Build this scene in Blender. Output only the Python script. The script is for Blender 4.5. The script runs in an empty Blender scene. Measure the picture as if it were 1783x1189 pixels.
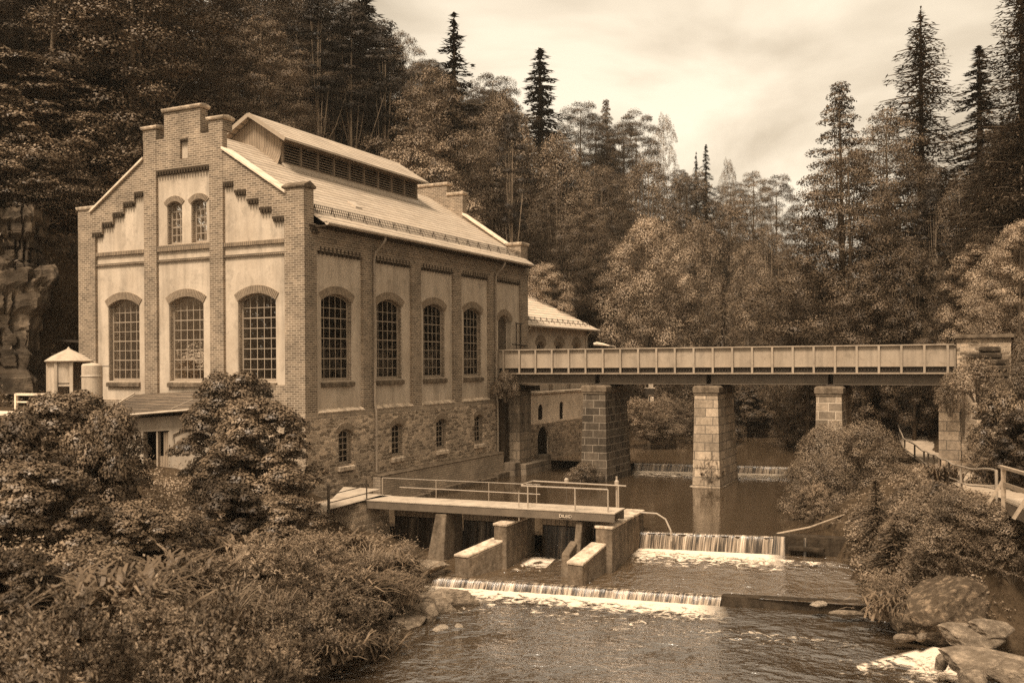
import bpy, math, random
import numpy as np
from mathutils import Vector, Matrix, noise
from mathutils.geometry import tessellate_polygon

random.seed(7)
SC = bpy.context.scene
COL = SC.collection

# ------------------------------------------------------------------ frames
# camera stands at the world origin, eye 8 m above the lower pool (z = 0).
EYE = 8.0
F, CX, HY, ROLL = 1700.0, 891.5, 632.0, 0.0062
ANG = math.atan((1725.0 - CX) / F)
SA, CA = math.sin(ANG), math.cos(ANG)
OX, OY = -8.9063, 42.0                       # near corner of the powerhouse
ROTB = math.pi / 2 - ANG                     # river axis t is local x, g (left of the river) is local y


def bw(t, g, z=0.0):
    return Vector((OX + t * SA - g * CA, OY + t * CA + g * SA, z))


def wb(X, Y):
    x, y = X - OX, Y - OY
    return x * SA + y * CA, -x * CA + y * SA


def pix(px, py, Y):
    """the spot in the place that lies Y metres ahead on the sight line of a spot of the photograph"""
    x = px - CX
    y = -(py - HY)
    xr, yr = x + ROLL * y, -ROLL * x + y
    return Vector((xr / F * Y, Y, EYE + yr / F * Y))


# ------------------------------------------------------------------ objects
def tag(o, label=None, cat=None, group=None, kind=None):
    if label:
        o['label'] = label
    if cat:
        o['category'] = cat
    if group:
        o['group'] = group
    if kind:
        o['kind'] = kind
    return o


def empty(name, loc, rz=0.0, label=None, cat=None, group=None):
    o = bpy.data.objects.new(name, None)
    o.empty_display_size = 0.3
    COL.objects.link(o)
    o.location = loc
    o.rotation_euler = (0, 0, rz)
    return tag(o, label, cat, group)


def broot(name, t, g, z, label, cat, group=None):
    return empty(name, bw(t, g, z), ROTB, label, cat, group)


class MB:
    def __init__(s):
        s.v, s.f, s.m = [], [], []
        s.k = 0

    def add(s, vs, fs):
        n = len(s.v)
        s.v += [tuple(p) for p in vs]
        for f in fs:
            s.f.append(tuple(n + i for i in f))
            s.m.append(s.k)
        return s

    def hexa(s, p):
        return s.add(p, [(0, 3, 2, 1), (4, 5, 6, 7), (0, 1, 5, 4), (1, 2, 6, 5), (2, 3, 7, 6), (3, 0, 4, 7)])

    def box(s, x0, x1, y0, y1, z0, z1):
        return s.hexa([(x0, y0, z0), (x1, y0, z0), (x1, y1, z0), (x0, y1, z0),
                       (x0, y0, z1), (x1, y0, z1), (x1, y1, z1), (x0, y1, z1)])

    def frus(s, b, z0, t, z1):
        """b, t = (x0, x1, y0, y1)"""
        return s.hexa([(b[0], b[2], z0), (b[1], b[2], z0), (b[1], b[3], z0), (b[0], b[3], z0),
                       (t[0], t[2], z1), (t[1], t[2], z1), (t[1], t[3], z1), (t[0], t[3], z1)])

    def tube(s, pts, r, n=8, cap=True):
        pts = [Vector(p) for p in pts]
        rs = r if isinstance(r, (list, tuple)) else [r] * len(pts)
        rings = []
        up = Vector((0, 0, 1))
        for i, p in enumerate(pts):
            d = (pts[min(i + 1, len(pts) - 1)] - pts[max(i - 1, 0)]).normalized()
            a = d.cross(up)
            if a.length < 1e-3:
                a = d.cross(Vector((1, 0, 0)))
            a.normalize()
            b = d.cross(a)
            rings.append([p + (a * math.cos(2 * math.pi * k / n) + b * math.sin(2 * math.pi * k / n)) * rs[i] for k in range(n)])
        vs = [q for rg in rings for q in rg]
        fs = []
        for i in range(len(pts) - 1):
            for k in range(n):
                k2 = (k + 1) % n
                fs.append((i * n + k, i * n + k2, (i + 1) * n + k2, (i + 1) * n + k))
        if cap:
            fs.append(tuple(range(n - 1, -1, -1)))
            fs.append(tuple((len(pts) - 1) * n + k for k in range(n)))
        return s.add(vs, fs)

    def bar(s, a, b, w, h=None):
        """square bar from a to b"""
        h = h or w
        a, b = Vector(a), Vector(b)
        d = (b - a).normalized()
        x = d.cross(Vector((0, 0, 1)))
        if x.length < 1e-3:
            x = Vector((1, 0, 0))
        x.normalize()
        y = d.cross(x)
        x, y = x * w / 2, y * h / 2
        return s.hexa([a - x - y, a + x - y, a + x + y, a - x + y, b - x - y, b + x - y, b + x + y, b - x + y])

    def plate(s, poly, f, d0, d1, holes=()):
        """polygon in (u, v) with holes, between the depths d0 and d1"""
        loops = [list(poly)] + [list(h) for h in holes]
        flat = [p for l in loops for p in l]
        tris = tessellate_polygon([[Vector((p[0], p[1], 0)) for p in l] for l in loops])
        n = len(flat)
        vs = [f(u, v, d0) for u, v in flat] + [f(u, v, d1) for u, v in flat]
        fs = [tuple(t) for t in tris] + [tuple(n + i for i in reversed(t)) for t in tris]
        b = 0
        for l in loops:
            m = len(l)
            for i in range(m):
                j = (i + 1) % m
                fs.append((b + i, b + j, n + b + j, n + b + i))
            b += m
        return s.add(vs, fs)

    def lathe(s, prof, n=20, c=(0, 0, 0)):
        vs = []
        for r, z in prof:
            for k in range(n):
                a = 2 * math.pi * k / n
                vs.append((c[0] + r * math.cos(a), c[1] + r * math.sin(a), c[2] + z))
        fs = []
        for i in range(len(prof) - 1):
            for k in range(n):
                fs.append((i * n + k, i * n + (k + 1) % n, (i + 1) * n + (k + 1) % n, (i + 1) * n + k))
        return s.add(vs, fs)

    def build(s, name, mats, parent=None, smooth=False, bevel=0, loc=None):
        me = bpy.data.meshes.new(name)
        me.from_pydata(s.v, [], s.f)
        if not isinstance(mats, (list, tuple)):
            mats = [mats]
        for m in mats:
            me.materials.append(m)
        if len(mats) > 1:
            me.polygons.foreach_set('material_index', s.m)
        if smooth:
            me.polygons.foreach_set('use_smooth', [True] * len(s.f))
        o = bpy.data.objects.new(name, me)
        COL.objects.link(o)
        if parent:
            o.parent = parent
        if loc is not None:
            o.location = loc
        if bevel:
            md = o.modifiers.new('bevel', 'BEVEL')
            md.width = bevel
            md.segments = 2
            md.limit_method = 'ANGLE'
        return o


def npmesh(name, V, nf, mat, k=4, nrm=None):
    """mesh of separate k-gons from an array of corner points"""
    me = bpy.data.meshes.new(name)
    V = np.ascontiguousarray(V, dtype=np.float32)
    me.vertices.add(len(V))
    me.vertices.foreach_set('co', V.ravel())
    me.loops.add(nf * k)
    me.loops.foreach_set('vertex_index', np.arange(nf * k, dtype=np.int32))
    me.polygons.add(nf)
    me.polygons.foreach_set('loop_start', np.arange(0, nf * k, k, dtype=np.int32))
    me.update(calc_edges=True)
    if nrm is not None:
        me.polygons.foreach_set('use_smooth', np.ones(nf, dtype=bool))
        me.normals_split_custom_set(np.repeat(nrm, k, 0).astype(np.float32))
    me.materials.append(mat)
    return me


# ------------------------------------------------------------------ sepia palette
PALE, DEEP = (1.19, 0.965, 0.735), (1.45, 0.905, 0.47)


def S(v, k=0.0):
    return tuple(v * (PALE[i] * (1 - k) + DEEP[i] * k) for i in range(3)) + (1.0,)


class NT:
    """small helper round a node tree"""

    def __init__(s, name):
        s.mat = bpy.data.materials.new(name)
        s.mat.use_nodes = True
        s.t = s.mat.node_tree
        s.t.nodes.clear()
        s.out = s.t.nodes.new('ShaderNodeOutputMaterial')

    def n(s, kind, ins=None, **props):
        nd = s.t.nodes.new('ShaderNode' + kind)
        for k, v in props.items():
            setattr(nd, k, v)
        for k, v in (ins or {}).items():
            if isinstance(v, bpy.types.NodeSocket):
                s.t.links.new(v, nd.inputs[k])
            else:
                nd.inputs[k].default_value = v
        return nd

    def math(s, op, a, b=0.0, clamp=False):
        nd = s.t.nodes.new('ShaderNodeMath')
        nd.operation = op
        nd.use_clamp = clamp
        for i, v in enumerate((a, b)):
            if isinstance(v, bpy.types.NodeSocket):
                s.t.links.new(v, nd.inputs[i])
            else:
                nd.inputs[i].default_value = v
        return nd.outputs[0]

    def mix(s, fac, a, b, mode='MIX'):
        nd = s.t.nodes.new('ShaderNodeMix')
        nd.data_type = 'RGBA'
        nd.blend_type = mode
        for i, v in ((0, fac), (6, a), (7, b)):
            if isinstance(v, bpy.types.NodeSocket):
                s.t.links.new(v, nd.inputs[i])
            else:
                nd.inputs[i].default_value = v
        return nd.outputs[2]

    def ramp(s, fac, stops):
        nd = s.t.nodes.new('ShaderNodeValToRGB')
        cr = nd.color_ramp
        while len(cr.elements) < len(stops):
            cr.elements.new(0.5)
        for e, (p, c) in zip(cr.elements, stops):
            e.position = p
            e.color = c if isinstance(c, tuple) else (c, c, c, 1)
        s.t.links.new(fac, nd.inputs[0])
        return nd.outputs[0]

    def obj(s):
        return s.n('TexCoord').outputs['Object']

    def geo(s):
        return s.n('NewGeometry').outputs['Position']

    def noise(s, vec, scale, detail=4, rough=0.55, dist=0.0):
        return s.n('TexNoise', {'Vector': vec, 'Scale': scale, 'Detail': detail, 'Roughness': rough, 'Distortion': dist}).outputs[0]

    def wallvec(s, sx=1.0, sz=1.0, vec=None):
        sep = s.n('SeparateXYZ', {0: vec or s.obj()})
        u = s.math('ADD', sep.outputs[0], sep.outputs[1])
        if sx != 1:
            u = s.math('MULTIPLY', u, sx)
        w = sep.outputs[2]
        if sz != 1:
            w = s.math('MULTIPLY', w, sz)
        return s.n('CombineXYZ', {0: u, 1: w, 2: 0.0}).outputs[0]

    def scaled(s, vec, sc):
        return s.n('VectorMath', {0: vec, 1: sc}, operation='MULTIPLY').outputs[0]

    def bump(s, h, st=0.3, d=0.02):
        return s.n('Bump', {'Height': h, 'Strength': st, 'Distance': d}).outputs[0]

    def princ(s, col, rough=0.85, spec=0.25, normal=None, metal=0.0, **kw):
        p = s.n('BsdfPrincipled', {'Roughness': rough, 'Specular IOR Level': spec, 'Metallic': metal})
        if isinstance(col, bpy.types.NodeSocket):
            s.t.links.new(col, p.inputs['Base Color'])
        else:
            p.inputs['Base Color'].default_value = col
        if normal:
            s.t.links.new(normal, p.inputs['Normal'])
        for k, v in kw.items():
            if isinstance(v, bpy.types.NodeSocket):
                s.t.links.new(v, p.inputs[k])
            else:
                p.inputs[k].default_value = v
        s.t.links.new(p.outputs[0], s.out.inputs[0])
        return s.mat

    def done(s, shader):
        s.t.links.new(shader, s.out.inputs[0])
        return s.mat


def m_plaster(name, v, lo=0.8, hi=1.1, k=0.0):
    a = NT(name)
    o = a.obj()
    big = a.noise(o, 0.55, 5, 0.6)
    fine = a.noise(o, 9.0, 3, 0.6)
    streak = a.noise(a.scaled(o, (2.2, 2.2, 0.22)), 1.0, 4, 0.6)
    c = a.ramp(big, [(0.3, S(v * lo, k + .12)), (0.7, S(v * hi, k))])
    c = a.mix(0.6, c, a.ramp(streak, [(0.34, 0.6), (0.56, 1.0)]), 'MULTIPLY')
    blot = a.noise(o, 1.7, 7, 0.72, .8)
    c = a.mix(0.5, c, a.ramp(blot, [(0.36, 0.62), (0.47, 1.0), (0.62, 1.0), (0.7, 1.12)]), 'MULTIPLY')
    c = a.mix(0.35, c, a.ramp(fine, [(0.3, 0.78), (0.7, 1.1)]), 'MULTIPLY')
    return a.princ(c, 0.9, 0.15, a.bump(fine, 0.35, 0.01))


def m_brick(name, c1, c2, mort, w=0.31, h=0.107, ms=0.019, k=0.35, weather=0.7):
    a = NT(name)
    v = a.wallvec()
    wob = a.noise(a.obj(), 3.0, 2)
    b = a.n('TexBrick', {'Vector': v, 'Color1': S(c1, k), 'Color2': S(c2, k), 'Mortar': S(mort, .1), 'Scale': 1.0, 'Mortar Size': ms,
                         'Mortar Smooth': 0.25, 'Bias': 0.0, 'Brick Width': w, 'Row Height': h})
    big = a.noise(a.obj(), 0.6, 6, 0.65)
    c = a.mix(weather, b.outputs[0], a.ramp(big, [(0.3, 0.5), (0.5, 0.95), (0.72, 1.4)]), 'MULTIPLY')
    c = a.mix(0.4, c, a.ramp(wob, [(0.3, 0.7), (0.7, 1.2)]), 'MULTIPLY')
    return a.princ(c, 0.9, 0.15, a.bump(b.outputs[1], -0.5, 0.015))


def m_rubble(name, lo, hi, mort, w=0.40, h=0.19, k=0.3, weather=0.8, wobble=0.16):
    """roughly coursed rubble: uneven rows, stones of every tone, a few dark lumps"""
    a = NT(name)
    o = a.obj()
    wb_ = a.n('TexNoise', {'Vector': o, 'Scale': 2.3, 'Detail': 3}).outputs[1]
    wb_ = a.n('VectorMath', {0: wb_, 1: (.5, .5, .5)}, operation='SUBTRACT').outputs[0]
    v = a.n('VectorMath', {0: a.wallvec(), 1: a.scaled(wb_, (wobble * 2.4, wobble * 1.6, 0))}, operation='ADD').outputs[0]
    b = a.n('TexBrick', {'Vector': v, 'Color1': (0, 0, 0, 1), 'Color2': (1, 1, 1, 1), 'Mortar': (.5, .5, .5, 1), 'Scale': 1.0, 'Mortar Size': 0.022,
                         'Mortar Smooth': 0.5, 'Bias': 0.0, 'Brick Width': w, 'Row Height': h}, offset=0.37, squash=1.5, squash_frequency=3)
    c = a.ramp(b.outputs[0], [(0.0, S(lo * .7, k + .1)), (0.35, S(lo, k)), (1.0, S(hi, k))])
    lump = a.n('TexVoronoi', {'Vector': a.scaled(v, (2.0, 3.2, 1)), 'Scale': 1.0}, voronoi_dimensions='2D')
    rnd = a.n('SeparateColor', {0: lump.outputs['Color']}).outputs[0]
    lm = a.math('MULTIPLY', a.math('GREATER_THAN', rnd, .8), a.math('LESS_THAN', lump.outputs[0], .36))
    c = a.mix(a.math('MULTIPLY', lm, .75), c, S(lo * .45, k + .2))
    fine = a.noise(o, 11.0, 5, 0.7)
    c = a.mix(0.8, c, a.ramp(fine, [(0.28, 0.5), (0.7, 1.3)]), 'MULTIPLY')
    c = a.mix(a.math('MULTIPLY', b.outputs[1], a.ramp(fine, [(.35, .25), (.6, .85)])), c, S(mort, .12))
    big = a.noise(o, 0.5, 6, 0.65)
    c = a.mix(weather, c, a.ramp(big, [(0.3, 0.55), (0.5, 0.95), (0.7, 1.3)]), 'MULTIPLY')
    hgt = a.math('ADD', a.math('MULTIPLY', b.outputs[1], -.7), fine)
    return a.princ(c, 0.92, 0.12, a.bump(hgt, 0.8, 0.06))


def m_ashlar(name, lo, hi, mort, w=0.85, h=0.42, k=0.25, ms=0.025, dark=0.5):
    a = NT(name)
    v = a.wallvec()
    b = a.n('TexBrick', {'Vector': v, 'Color1': (0, 0, 0, 1), 'Color2': (1, 1, 1, 1), 'Mortar': (.5, .5, .5, 1), 'Scale': 1.0, 'Mortar Size': ms,
                         'Mortar Smooth': 0.3, 'Bias': 0.0, 'Brick Width': w, 'Row Height': h}, offset=0.42)
    c = a.ramp(b.outputs[0], [(0.0, S(lo, k)), (0.5, S((lo + hi) / 2, k)), (1.0, S(hi, k))])
    fine = a.noise(a.obj(), 7.0, 6, 0.7)
    c = a.mix(0.8, c, a.ramp(fine, [(0.25, 0.5), (0.7, 1.25)]), 'MULTIPLY')
    c = a.mix(a.ramp(b.outputs[1], [(0.1, 0.0), (0.8, 1.0)]), c, S(mort, .1))
    st = a.noise(a.scaled(a.obj(), (1.4, 1.4, 0.35)), 1.0, 5, 0.65)
    c = a.mix(0.85, c, a.ramp(st, [(0.35, dark), (0.6, 1.05)]), 'MULTIPLY')
    hgt = a.math('ADD', a.math('MULTIPLY', b.outputs[1], -1.0), a.math('MULTIPLY', fine, 0.5))
    return a.princ(c, 0.92, 0.15, a.bump(hgt, 0.8, 0.05))


def m_simple(name, v, k=0.2, rough=0.7, spec=0.3, var=0.35, sc=3.0, bump=0.15, metal=0.0):
    a = NT(name)
    f = a.noise(a.obj(), sc, 6, 0.65)
    c = a.mix(1.0, S(v, k), a.ramp(f, [(0.3, 1 - var), (0.7, 1 + var * .6)]), 'MULTIPLY')
    return a.princ(c, rough, spec, a.bump(f, bump, 0.02), metal)


def m_concrete(name, v, k=0.2):
    a = NT(name)
    o = a.obj()
    f = a.noise(o, 5.0, 8, 0.7)
    g = a.noise(a.scaled(o, (2.0, 2.0, 0.5)), 1.3, 5, 0.6)
    c = a.ramp(f, [(0.3, S(v * .5, k + .2)), (0.62, S(v, k))])
    c = a.mix(0.8, c, a.ramp(g, [(0.36, 0.42), (0.6, 1.1)]), 'MULTIPLY')
    pit = a.n('TexVoronoi', {'Vector': o, 'Scale': 9.0}).outputs[0]
    return a.princ(c, 0.95, 0.1, a.bump(a.math('ADD', f, a.math('MULTIPLY', pit, .4)), 0.8, 0.04))


def m_roof(name, v, row=0.2, w=0.3, k=0.1, vert=False, lo=0.72):
    """slates in courses up the slope"""
    a = NT(name)
    sep = a.n('SeparateXYZ', {0: a.obj()})
    wig = a.math('MULTIPLY', a.noise(a.scaled(a.obj(), (0.5, 2.0, 2.0)), 1.0, 3), 0.12)
    up = a.math('ADD', a.math('MULTIPLY', sep.outputs[2], 1.86), wig)
    vec = a.n('CombineXYZ', {0: sep.outputs[0], 1: up, 2: 0.0}).outputs[0]
    b = a.n('TexBrick', {'Vector': vec, 'Color1': S(v * lo, k + .1), 'Color2': S(v * 1.06, k), 'Mortar': S(v * 0.55, .3), 'Scale': 1.0, 'Mortar Size': 0.012,
                         'Mortar Smooth': 0.5, 'Bias': 0.1, 'Brick Width': w, 'Row Height': row})
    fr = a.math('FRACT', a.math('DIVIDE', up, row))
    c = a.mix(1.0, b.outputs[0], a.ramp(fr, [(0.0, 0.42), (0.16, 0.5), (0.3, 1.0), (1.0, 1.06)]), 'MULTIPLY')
    big = a.noise(a.scaled(a.obj(), (0.35, 1.2, 1.2)), 1.0, 6, 0.65)
    c = a.mix(0.75, c, a.ramp(big, [(0.32, 0.72), (0.55, 1.0), (0.75, 1.1)]), 'MULTIPLY')
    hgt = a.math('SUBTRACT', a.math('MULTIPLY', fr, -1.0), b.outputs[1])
    return a.princ(c, 0.72, 0.35, a.bump(hgt, 0.5, 0.03))


def m_board(name, v, pitch=0.16, k=0.3):
    a = NT(name)
    sep = a.n('SeparateXYZ', {0: a.obj()})
    u = a.math('ADD', sep.outputs[0], sep.outputs[1])
    fr = a.math('FRACT', a.math('DIVIDE', u, pitch))
    gap = a.ramp(fr, [(0.0, 0.35), (0.12, 1.0), (0.85, 0.95), (1.0, 0.35)])
    f = a.noise(a.scaled(a.obj(), (6, 6, 0.8)), 1.0, 5, 0.65)
    c = a.mix(0.8, S(v, k), a.ramp(f, [(0.3, 0.6), (0.7, 1.2)]), 'MULTIPLY')
    c = a.mix(1.0, c, gap, 'MULTIPLY')
    return a.princ(c, 0.85, 0.15, a.bump(fr, 0.3, 0.02))


def m_leaf(name, lo, hi, k=0.75, trans=0.3, rough=0.55):
    a = NT(name)
    g = a.n('NewGeometry')
    oi = a.n('ObjectInfo')
    cl = a.noise(a.obj(), 0.7, 3, 0.6)
    r = a.math('ADD', a.math('MULTIPLY', g.outputs['Random Per Island'], 0.14), a.math('MULTIPLY', cl, 0.86))
    c = a.ramp(r, [(0.25, S(lo, k + .1)), (0.5, S((lo + hi) * .42, k)), (0.72, S(hi, k - .15))])
    c = a.mix(1.0, c, a.ramp(oi.outputs['Random'], [(0.0, 0.8), (1.0, 1.18)]), 'MULTIPLY')
    p = a.n('BsdfPrincipled', {'Base Color': c, 'Roughness': rough, 'Specular IOR Level': 0.25})
    t = a.n('BsdfTranslucent', {'Color': c})
    mx = a.n('MixShader', {0: trans, 1: p.outputs[0], 2: t.outputs[0]})
    return a.done(mx.outputs[0])


def m_bark(name, v, k=0.4):
    a = NT(name)
    f = a.noise(a.scaled(a.obj(), (5, 5, 0.9)), 1.0, 6, 0.7)
    c = a.ramp(f, [(0.3, S(v * .45, k + .1)), (0.7, S(v * 1.2, k))])
    return a.princ(c, 0.95, 0.1, a.bump(f, 0.8, 0.05))


def m_ground(name):
    a = NT(name)
    p = a.geo()
    f = a.noise(p, 0.5, 8, 0.7)
    g = a.noise(p, 4.0, 6, 0.7)
    c = a.ramp(f, [(0.3, S(0.025, .8)), (0.6, S(0.06, .7)), (0.8, S(0.09, .5))])
    c = a.mix(0.7, c, a.ramp(g, [(0.3, 0.5), (0.7, 1.35)]), 'MULTIPLY')
    return a.princ(c, 1.0, 0.05, a.bump(g, 0.8, 0.15))


def m_rock(name, lo, hi, sc=1.0, k=0.3, layer=.7):
    a = NT(name)
    p = a.obj()
    f = a.noise(p, 1.1 * sc, 9, 0.7, 0.4)
    lay = a.noise(a.scaled(p, (0.4, 0.4, 2.6)), 1.3 * sc, 6, 0.65, 0.6)
    c = a.ramp(f, [(0.3, S(lo * .55, k + .3)), (0.5, S(lo, k)), (0.72, S(hi, k))])
    c = a.mix(layer, c, a.ramp(lay, [(0.35, 0.45), (0.55, 1.0), (0.75, 1.2)]), 'MULTIPLY')
    h = a.math('ADD', f, a.math('MULTIPLY', lay, layer))
    return a.princ(c, 0.92, 0.15, a.bump(h, 0.9, 0.18))


def m_water(name, s1, s2, st, d=0.1, base=0.012, rough=0.06, stretch=(1.0, 1.0, 1.0), spec=0.5, ior=1.4):
    a = NT(name)
    p = a.scaled(a.obj(), stretch)
    n1 = a.noise(p, s1, 3, 0.55, 0.6)
    n2 = a.noise(p, s2, 3, 0.6, 0.3)
    h = a.math('ADD', a.math('MULTIPLY', n1, 1.0), a.math('MULTIPLY', n2, 0.45))
    big = a.noise(a.obj(), 0.35, 3, 0.5)
    h = a.math('MULTIPLY', h, a.ramp(big, [(0.35, 0.3), (0.65, 1.0)]))
    return a.princ(S(base, .8), rough, spec, a.bump(h, st, d), **{'IOR': ior})


def m_foam(name, thr, sc=2.2):
    """broken white water: opaque flecks, clear in between; the sheet's local y runs 0 at the fall to 1 where it has died out"""
    a = NT(name)
    o = a.obj()
    uv = a.n('UVMap').outputs[0]
    sep = a.n('SeparateXYZ', {0: uv})
    n1 = a.noise(a.scaled(o, (sc, sc, sc)), 1.0, 8, 0.72, 1.2)
    fade = a.ramp(sep.outputs[1], [(0.0, 0.36), (0.22, 0.2), (1.0, -0.3 + 0.3)])
    m = a.math('ADD', n1, fade)
    m = a.ramp(m, [(thr - 0.05, 0.0), (thr + 0.06, 1.0)])
    edge = a.ramp(sep.outputs[1], [(0.75, 1.0), (1.0, 0.0)])
    m = a.math('MULTIPLY', m, edge)
    side = a.ramp(sep.outputs[0], [(0.0, 0.0), (0.07, 1.0), (0.9, 1.0), (1.0, 0.0)])
    m = a.math('MULTIPLY', m, side)
    p = a.n('BsdfPrincipled', {'Base Color': S(0.62, 0.0), 'Roughness': 0.6, 'Specular IOR Level': 0.3, 'Normal': a.bump(n1, 0.6, 0.08)})
    tr = a.n('BsdfTransparent')
    return a.done(a.n('MixShader', {0: m, 1: tr.outputs[0], 2: p.outputs[0]}).outputs[0])


def m_fall(name, bright, lo=0.42, sc=9.0, dark=0.02):
    """thin sheet of falling water, streaked down its length"""
    a = NT(name)
    uv = a.n('UVMap').outputs[0]
    v = a.scaled(uv, (sc, 0.7, 1.0))
    n1 = a.noise(v, 1.0, 5, 0.65)
    n2 = a.noise(a.scaled(uv, (sc * 0.18, 0.3, 1.0)), 1.0, 3, 0.6)
    m = a.math('ADD', a.math('MULTIPLY', n1, 0.6), a.math('MULTIPLY', n2, 0.52))
    c = a.ramp(m, [(lo, S(dark, .6)), (lo + 0.1, S(bright * .35, .3)), (lo + 0.24, S(bright, 0.0))])
    return a.princ(c, 0.25, 0.5, a.bump(n1, 0.5, 0.04))


PLASTER = m_plaster('pale_plaster', 0.43)
PLASTER2 = m_plaster('shed_plaster', 0.30)
WHITE = m_plaster('white_coping', 0.62, .9, 1.05)
BRICK = m_brick('weathered_brick', 0.09, 0.19, 0.33, w=.29, h=.098, ms=0.015)
BRICKP = m_brick('pale_footing_brick', 0.26, 0.34, 0.18, w=0.36, h=0.12, ms=0.018, k=0.2)
VOUS = m_simple('arch_brick', 0.20, .3, .9, .15, .35, 6.0)
DARKB = m_simple('dark_brick_and_gap', 0.045, .5, .9, .1, .4, 5.0)  # dark corbel bricks, and the shade painted into the gaps between bricks
MORT = m_simple('lime_mortar', 0.36, .1, .95, .1, .2, 4.0)
BAND = m_brick('band_brick', 0.16, 0.22, 0.09, w=0.11, h=0.3, ms=0.02, k=.4)
RUBBLE = m_rubble('rubble_stone', 0.20, 0.48, 0.52, .34, .16, .25, .8, .2)
RUBBLE2 = m_rubble('mossy_rubble', 0.22, 0.42, 0.42, .42, .2, .3)
ASHP = m_ashlar('pale_block_stone', 0.25, 0.46, 0.17, w=.95, h=.46, ms=.024, dark=.6)
ASHQ = m_ashlar('grey_block_stone', 0.15, 0.34, 0.46, ms=.028, dark=.6)
ASHD = m_ashlar('sooty_block_stone', 0.05, 0.12, 0.22, ms=0.03, dark=0.55)
ASHM = m_ashlar('abutment_stone', 0.16, 0.28, 0.14, w=1.3, h=0.55, dark=0.35)
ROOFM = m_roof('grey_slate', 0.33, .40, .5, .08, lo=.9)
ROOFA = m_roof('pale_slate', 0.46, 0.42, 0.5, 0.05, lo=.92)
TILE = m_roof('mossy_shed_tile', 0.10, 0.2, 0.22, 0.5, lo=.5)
METAL = m_simple('zinc_metal', 0.38, .05, .5, .5, .2, 2.0, .05)
GUTTER = m_simple('painted_gutter', 0.22, .2, .5, .4, .25, 2.0, .05)
FRAME = m_simple('window_frame_paint', 0.26, .15, .6, .3, .15, 4.0, .05)
STEEL = m_plaster('bridge_paint', 0.30, .85, 1.05, .1)
STEELD = m_simple('shaded_beam_paint', 0.10, .3, .6, .3, .3, 1.5, .05)  # bridge paint with underdeck shade put in; also serves the brown footbridge beams
RUST = m_simple('dark_iron', 0.035, .5, .7, .3, .4, 5.0)
IRON = m_simple('galvanised_rail', 0.26, .12, .45, .5, .2, 4.0, .03)
IROND = m_simple('dark_painted_rail', 0.06, .4, .6, .3, .3, 4.0, .03)
CONC = m_concrete('rough_concrete', 0.15, .3)
DECKM = m_plaster('worn_deck', 0.36, .85, 1.05)
KIOSK = m_plaster('kiosk_paint', 0.40, .85, 1.05)
CONCP = m_concrete('pale_concrete', 0.52, .1)
CONCD = m_concrete('wet_and_recess_concrete', 0.04, .5)  # wet weir concrete; also paints the shaded recesses of the near abutment
BOARD = m_board('grey_boards', 0.22)
BOARDD = m_board('wet_gate_boards', 0.03, 0.22, .6)
WOOD = m_board('bleached_planks', 0.40, 0.18, .1)
WOODP = m_simple('bleached_post', 0.28, .25, .8, .15, .35, 6.0)
INNER = m_simple('dim_interior', 0.02, .5, .9, .1, .3, 1.0)  # the dimness of the rooms is put into this wall colour
LOUVRE = m_simple('louvre_slats', 0.17, .25, .8, .2, .2, 4.0)
BLACK = m_simple('painted_void_dark', 0.012, .6, .95, .05, .3, 2.0)  # near-black colour painting the shade inside openings
PATHM = m_simple('trodden_gravel', 0.30, .2, .95, .1, .3, 2.5, .4)
GROUND = m_ground('forest_floor')
ROCK = m_rock('sandstone', 0.06, 0.20, 2.2, .4, .9)
ROCKW = m_rock('wet_river_stone', 0.16, 0.38, 2.4, .25, .4)
ROCKP = m_rock('pale_river_stone', 0.34, 0.52, 3.0, .1)
ROCKM = m_rock('mossy_boulder', 0.07, 0.30, 5.0, .5, .1)
BARK = m_bark('bark', 0.09)
BARKP = m_bark('pale_bark', 0.24, .3)
LEAFA = m_leaf('leaves_mid', 0.022, 0.20, .65, .12)
LEAFB = m_leaf('leaves_pale', 0.04, 0.29, .5, .14)
LEAFG = m_leaf('leaves_bright', 0.09, 0.52, .4, .15)
LEAFC = m_leaf('leaves_dark', 0.012, 0.105, .75, .1)
NEEDLE = m_leaf('needles_dark', 0.008, 0.04, .8, .06)
NEEDLEL = m_leaf('needles_mid', 0.03, 0.12, .7, .1)
LEAFF = m_leaf('leaves_front', 0.014, 0.25, .6, .1, .42)
LEAFH = m_leaf('herb_leaves', 0.035, 0.36, .5, .14)
WLOW = m_water('rippled_pool', 1.7, 4.6, 1.0, 0.30, 0.03, 0.03, (1.0, 0.7, 1.0), .5, 3.3)
WMID = m_water('running_shallows', 1.9, 5.5, 1.0, 0.26, 0.06, 0.05, (1.1, 0.8, 1.0), .5, 2.9)
WUP = m_water('still_headwater', 0.9, 5.0, 0.25, 0.05, 0.035, 0.05, (1, 1, 1), .5, 1.5)
WFAR = m_water('still_river', 0.6, 4.0, 0.16, 0.04, 0.06, 0.06, (1, 1, 1), .5, 1.6)
FOAM = m_foam('white_water', 0.62)
FOAML = m_foam('broken_white_water', 0.66, 1.6)
FALL = m_fall('weir_curtain', 0.6, .5, 26.0)
FALLD = m_fall('thin_leak_curtain', 0.25, 0.54, 11.0, 0.012)


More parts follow.
